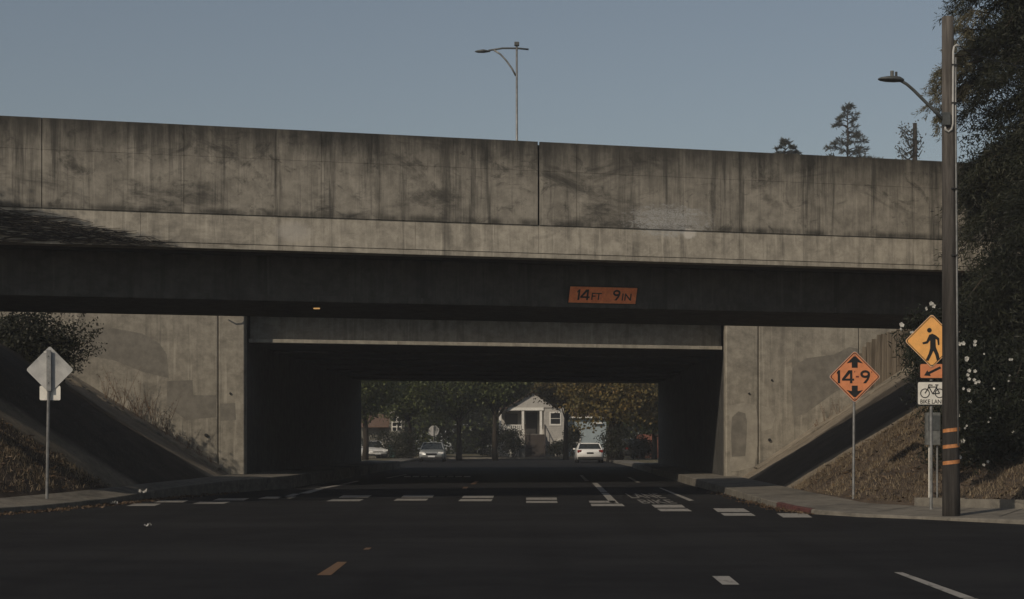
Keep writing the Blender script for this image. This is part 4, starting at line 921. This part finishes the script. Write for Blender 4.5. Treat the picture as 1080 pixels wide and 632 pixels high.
for x in (554, 574.5):
    MB().tube([(HX(x), Y-.1, HZ_(458)+.85), (HX(x), Y-2.7, .18+.9)], .05, 6).build('stair_rail', M['stair'], hs)
    for i in range(6): yy = Y-.1-i*.5; zz = HZ_(458)*(1-i/5.2)+.18*(i/5.2); MB().tube([(HX(x), yy, max(.1, zz-.3)), (HX(x), yy, zz+.85)], .03, 5).build('stair_post', M['stair'], hs)
def window(p, x0, x1, y0, y1, yy, hs_, panes=2):
    w = MB().box(HX(x0), HX(x1), yy-.05, yy-.02, HZ_(y1), HZ_(y0)).build('window', M['trim'], hs_)
    e = 1.3
    for i in range(panes):
        a = y0+e+(y1-y0-2*e)*i/panes; c_ = y0+e+(y1-y0-2*e)*(i+1)/panes-.5
        MB().box(HX(x0+e), HX(x1-e), yy-.06, yy-.052, HZ_(c_), HZ_(a)).build('pane', M['glass'], w)
window(0, 579.5, 592, 434.5, 449, Y-.02, hs)
MB().box(HX(588), HX(592), Y-.2, Y-.025, HZ_(466), HZ_(463)).build('meter_box', M['trim'], hs)
# pale blue house
bh = thing('blue_house', (HX(612), Y+1, .18), 'small pale blue house right of the porch house', 'house')
MB().box(HX(598.5), HX(640), Y+1, Y+9, .1, HZ_(441)).build('wall', M['wall_blue'], bh)
window(0, 600.5, 613, 451.5, 468, Y+1, bh, 1)
MB().box(HX(606), HX(607.2), Y+.93, Y+.945, HZ_(467), HZ_(452.5)).build('mullion', M['trim'], bh)
MB().box(HX(597.4), HX(641), Y+.6, Y+9.2, HZ_(441), HZ_(439.5)).build('eaves', M['trim'], bh)
MB().prism([(HX(597)-HX(619),0),(HX(641)-HX(619),0),(0,1.7)], (HX(619),Y+.7,HZ_(439.5)), AX, AZ, AY*8.4).build('roof', M['roof'], bh)
MB().box(HX(626), HX(636), Y+.7, Y+1, HZ_(447), HZ_(445.5)).build('porch_hood', M['trim'], bh)
# house on the left behind the trees
lh_ = thing('brown_roof_house', (HX(400), Y-1, .18), 'dim house with rust brown roof and paned window, far left through tunnel', 'house')
MB().box(HX(380), HX(432), Y, Y+9, .1, HZ_(450)).build('wall', M['wall_dark'], lh_)
MB().box(HX(411), HX(427), Y-.5, Y, .1, HZ_(438)).build('gable_wall', M['wall_dark'], lh_)
MB().prism([(HX(409)-HX(419),0),(HX(429)-HX(419),0),(0,HZ_(425)-HZ_(438))], (HX(419),Y-.6,HZ_(438)), AX, AZ, AY*8).build('gable', M['wall_grey'], lh_)
MB().hexa([(HX(378),Y-.8,HZ_(451)),(HX(410.5),Y-.8,HZ_(451)),(HX(410.5),Y+4,HZ_(437)),(HX(382),Y+4,HZ_(437)),(HX(378),Y-.8,HZ_(450)),(HX(410.5),Y-.8,HZ_(450)),(HX(410.5),Y+4,HZ_(436)),(HX(382),Y+4,HZ_(436))]).build('roof', M['roofred'], lh_)
w = MB().box(HX(413.5), HX(424), Y-.56, Y-.52, HZ_(455), HZ_(440)).build('window', M['trim'], lh_)
for i in range(2):
    for j in range(3): MB().box(HX(414.4+i*4.9), HX(418.4+i*4.9), Y-.575, Y-.565, HZ_(444.6+j*5), HZ_(440.8+j*5)).build('pane', M['glass'], w)
# red brown fence on the right and hedges
fe = thing('board_fence', (HX(680), Y-9, .15), 'red brown board fence at the far right end of the street', 'fence')
for i in range(22): MB().box(HX(664)+i*.16, HX(664)+i*.16+.145, Y-9, Y-8.95, .1, HZ_(459)+random.uniform(-.03,.03)).build('board', M['brick'], fe)
for i in range(3): MB().box(HX(664)+i*1.7, HX(664)+i*1.7+.1, Y-8.94, Y-8.84, .1, HZ_(460)).build('post', M['brick'], fe)

# far street trees
FT = 'street trees beyond the tunnel'
for i, (x, Y, h, cz, rx, ry, rz, lb, mt) in enumerate((
    (484, 138, 9, 6.4, 4.6, 3.4, 2.7, 'street tree with bare trunk right of the silver car', 'broad'),
    (432, 146, 9, 6.6, 4.2, 3.2, 2.9, 'green street tree left of the stop sign', 'broad'),
    (385, 128, 9, 6.8, 2.6, 3.0, 3.4, 'leafy street tree at the far left edge of the tunnel view', 'broad'),
    (522, 136, 9, 6.6, 3.0, 2.2, 1.7, 'street tree overhanging the porch house from the left', 'broad'),
    (648, 127, 8, 5.6, 4.0, 2.8, 3.0, 'yellowing tree with thick dark trunk beside the white sedan', 'autumn'),
    (597, 141, 9, 6.6, 2.3, 2.2, 2.0, 'yellow green tree over the pale blue house', 'autumn'),
    (690, 132, 8, 5.4, 2.6, 2.6, 3.0, 'tree at the far right edge of the tunnel view', 'broad'))):
    b = G(x, 466+1.5*F/Y); broad_tree('street_tree', (b.x, Y, .1), h, .22 if i != 4 else .55, (rx, ry, rz), cz, lb, M[mt], 210, 70, .26, .085, 200+i, .5, group=FT)
for i, (x, Y, rx, rz) in enumerate(((360,185,8,6), (430,180,8,6), (500,183,8,6.5), (560,182,8,6.5), (620,184,8,6.5), (690,180,8,6), (760,178,8,6))):
    b = A(x, 466, Y); broad_tree('backdrop_tree', (b.x, Y, .15), 11, .3, (rx, 4, rz), 6.8, ['dense dark tree closing the view behind the brown roof house', 'dense dark tree closing the view behind the left street trees', 'dense dark tree closing the view left of the porch house', 'dense dark tree directly behind the porch house roof', 'dense dark tree behind the pale blue house', 'dense dark tree behind the red brown fence', 'dense dark tree hidden behind the right tunnel wall'][i], M['broad'], 300, 60, .42, .15, 240+i, .8, group='dense trees behind the houses')
for i, (x, y, Y, rx, rz, lb) in enumerate(((405,470,140,2.2,1.2,'low hedge left of the silver car'), (428,470,139,1.5,1.3,'rounded shrub behind the silver car'), (540,466,149.5,1.2,1.3,'dark shrub below the porch railing'), (520,464,150,1.6,1.6,'dark shrub left of the porch'), (588,473,151.3,.8,.5,'low plant at the foot of the bay window'), (604,462,150.8,.5,1.2,'narrow dark shrub between the two houses'), (648,468,125.5,1.1,1.3,'dark ivy mound around the thick trunk'), (676,472,133,1.1,.9,'low shrub in front of the red brown fence'))):
    c = A(x, y, Y); gz = .1; shrub('garden_shrub', (c.x, Y, gz), [((c.x, Y, max(c.z, gz+rz*.8)), (rx, .8, rz), 46, 60, .25)], lb, M['darkleaf'], .16, .05, 300+i, 6, group='garden shrubs beyond the tunnel')
# stop sign seen from behind
Y = 141.; c = A(457.5, 454.5, Y); s = thing('stop_sign_back', (c.x, Y, .0), 'pale octagonal sign on a post above the silver car', 'sign')
r_ = .46; plate([(r_*math.cos(rad(22.5+45*i)), r_*math.sin(rad(22.5+45*i))) for i in range(8)], c, M['alu'], 'plate', s, .01); MB().tube([(c.x, Y-.04, 0), (c.x, Y-.04, c.z+.3)], .04, 6).build('post', M['steel'], s)
# trash bins, hydrant
M['teal'] = plain('teal_bin', (.06,.16,.14), .6, .2)
for x, y, Y, hh, lb, mt in ((550.5, 474, 150.2, 1.05, 'grey wheeled bin below the porch stairs', 'box'), (414.5, 461, 148.3, 1.1, 'teal utility cabinet among the shrubs far left', 'teal')):
    c = A(x, y, Y); gz = .15; s = thing('wheeled_bin', (c.x, Y, gz), lb, 'bin')
    MB().hexa([(c.x-.24,Y-.25,gz),(c.x+.24,Y-.25,gz),(c.x+.24,Y+.25,gz),(c.x-.24,Y+.25,gz),(c.x-.32,Y-.33,gz+hh-.1),(c.x+.32,Y-.33,gz+hh-.1),(c.x+.32,Y+.33,gz+hh-.1),(c.x-.32,Y+.33,gz+hh-.1)]).build('bin_body', M[mt], s)
    MB().box(c.x-.35, c.x+.35, Y-.36, Y+.36, gz+hh-.1, gz+hh).build('lid', M[mt], s, bevel=.03)
c = A(538.5, 480, 149.2); s = thing('fire_hydrant', (c.x, 149.2, .15), 'small pale hydrant by the kerb in front of the porch', 'hydrant')
MB().tube([(c.x,149.2,.15),(c.x,149.2,.65),(c.x,149.2,.75),(c.x,149.2,.82)], [.12,.12,.15,.04], 10).build('barrel', M['alu2'], s, smooth=True); MB().tube([(c.x-.22,149.2,.5),(c.x+.22,149.2,.5)], .06, 8).build('outlet', M['alu2'], s)

# ------------------------------------------------------------------ cars
M['rubber'] = plain('tyre_rubber', (.015,.015,.015), .9, .2); M['rim'] = plain('alloy_rim', (.35,.35,.35), .4, .2, 6, .6); M['cglass'] = plain('car_glass', (.03,.035,.035), .08, .2, 2, 0, .7)
M['headl'] = plain('headlamp_lens', (.75,.74,.70), .2, .1, 5); M['taill'] = plain('tail_lamp_lens', (.22,.02,.015), .25, .2, 5); M['plate'] = plain('number_plate', (.6,.6,.58), .5, .1, 5)
def carpaint(name, c, metal=.0):
    q = N(name); f = q.noise((3,3,3), 3, .5, 1.); m = q.done(q.mix(q.ramp(f,.3,.7), tuple(x*.95 for x in c), c), .3, None, spec=.5, metal=metal); q.b.inputs['Coat Weight'].default_value = .5; return m
def car(name, loc, yaw, paint, label, group=None, Lc=4.6, Wc=1.8, Hc=1.45):
    s = thing(name, loc, label, 'car', group); s.rotation_euler = (0, 0, yaw); ROOT[s.name] = Vector((0,0,0)); w = Wc/2; l = Lc/2   # front at +Y locally
    # body: stations along the length, rounded section
    st = [(-l,.50,.86,.80),(-l+.12,.34,.96,.93),(-l+.7,.22,1.0,.99),(-.9,.20,.98,1.0),(.3,.20,.95,1.0),(1.0,.20,.92,1.0),(l-.55,.22,.80,.97),(l-.14,.28,.70,.90),(l,.42,.62,.74)]
    V = []; sec = [(-.96,0),(-1,.35),(-.985,.7),(-.9,.95),(-.7,1),(.7,1),(.9,.95),(.985,.7),(1,.35),(.96,0)]; n = len(sec)
    for y, z0, z1, ww in st: V += [(a*w*ww, y, z0+(z1-z0)*b) for a, b in sec]
    Fc = [(i*n+j, i*n+(j+1)%n, (i+1)*n+(j+1)%n, (i+1)*n+j) for i in range(len(st)-1) for j in range(n)]+[tuple(range(n)), tuple((len(st)-1)*n+j for j in range(n))]
    MB().add(V, Fc).build('body', paint, s, smooth=True)
    # greenhouse
    def pr(y, z, ww): return [(-ww, y, z), (ww, y, z)]
    a0, a1, r0, r1 = -1.75, 1.05, -.95, .25; zb, zt = .95, Hc
    bw, tw = w*.9, w*.70
    MB().hexa([(-bw,a0,zb-.03),(bw,a0,zb-.03),(bw,a1,zb-.06),(-bw,a1,zb-.06),(-tw,r0,zt-.06),(tw,r0,zt-.06),(tw,r1,zt-.05),(-tw,r1,zt-.05)]).build('windows', M['cglass'], s)
    MB().hexa([(-tw-.03,r0-.1,zt-.07),(tw+.03,r0-.1,zt-.07),(tw+.03,r1+.1,zt-.06),(-tw-.03,r1+.1,zt-.06),(-tw+.08,r0+.05,zt),(tw-.08,r0+.05,zt),(tw-.08,r1-.05,zt),(-tw+.08,r1-.05,zt)]).build('roof', paint, s, bevel=.02)
    for sd in (-1,1):
        for (y0, y1) in ((a0, r0-.05), (a1, r1+.05), (-.35,-.35)):
            MB().tube([(sd*(bw+.005), y0, zb-.04), (sd*(tw+.015), y1, zt-.05)], .04 if y0 != y1 else .03, 6).build('pillar', paint, s)
        MB().obox((sd*(w+.06), .75, .98), (.08,0,0), (0,.05,0), (0,0,.06)).build('mirror', paint, s, bevel=.02)
        MB().obox((sd*w*.72, l-.07, .66), (.2,0,0), (0,.05,-.01), (0,0,.07)).build('headlight', M['headl'], s, bevel=.02)
        MB().obox((sd*w*.78, -l+.05, .83), (.15,0,0), (0,.05,0), (0,0,.09)).build('tail_light', M['taill'], s, bevel=.02)
        for y in (-1.32, 1.38):
            t = MB().tube([(sd*(w-.2), y, .32), (sd*(w+.0), y, .32)], .32, 20).build('wheel', M['rubber'], s, smooth=False); MB().tube([(sd*(w-.01), y, .32), (sd*(w+.012), y, .32)], .2, 16).build('rim', M['rim'], t)
    MB().obox((0, l-.03, .56), (.42,0,0), (0,.03,0), (0,0,.07)).build('grille', M['dark'], s); MB().obox((0, l+.0, .40), (.26,0,0), (0,.03,0), (0,0,.06)).build('number_plate', M['plate'], s)
    MB().obox((0, -l+.03, .70), (.24,0,0), (0,.04,0), (0,0,.06)).build('number_plate', M['dark'], s)
    MB().box(-w*.9, w*.9, -l+.02, -l+.2, .26, .44).build('bumper', M['dark'], s, bevel=.03); MB().box(-w*.85, w*.85, l-.2, l-.02, .24, .36).build('bumper', M['dark'], s, bevel=.03)
    return s
PG = 'cars beyond the tunnel'
car('parked_car', (A(455,466,128).x, 130.3, 0), math.pi, carpaint('silver_paint', (.36,.37,.355), .3), 'silver sedan facing the camera below the octagonal sign', PG, 4.6, 1.95, 1.47)
car('parked_car', (A(622.5,466,120).x, 122.3, 0), 0, carpaint('white_paint', (.80,.78,.73)), 'white sedan seen from behind by the thick tree trunk', PG, 4.6, 1.92, 1.42)
car('parked_car', (A(390.5,466,139).x, 140.5, .14), math.pi+.3, carpaint('white_paint_dull', (.72,.71,.68)), 'white car partly cut by the left tunnel edge', PG)
car('parked_car', (A(664,466,136).x, 138, .14), .2, carpaint('dark_paint', (.03,.032,.035)), 'dark car parked right of the thick tree trunk', PG, 4.6, 1.85, 1.6)

# =================================================================== ADDED BLACK LIFT
hz = N('black_lift_air'); hz.t.nodes.remove(hz.b)
pv = hz.n('ShaderNodeVolumePrincipled'); pv.inputs['Color'].default_value = (.93,.95,1,1); pv.inputs['Density'].default_value = .0007; pv.inputs['Anisotropy'].default_value = 0.0  # thin volume added to raise the darkest tones
hz.link(pv.outputs[0], hz.t.nodes['Material Output'].inputs['Volume'])
ho = MB().box(-330, 330, -90, 610, -1.1, 30).build('black_lift', hz.m); tag(ho, kind='stuff', label='thin volume added over the whole street to lift the blacks', cat='black_lift')
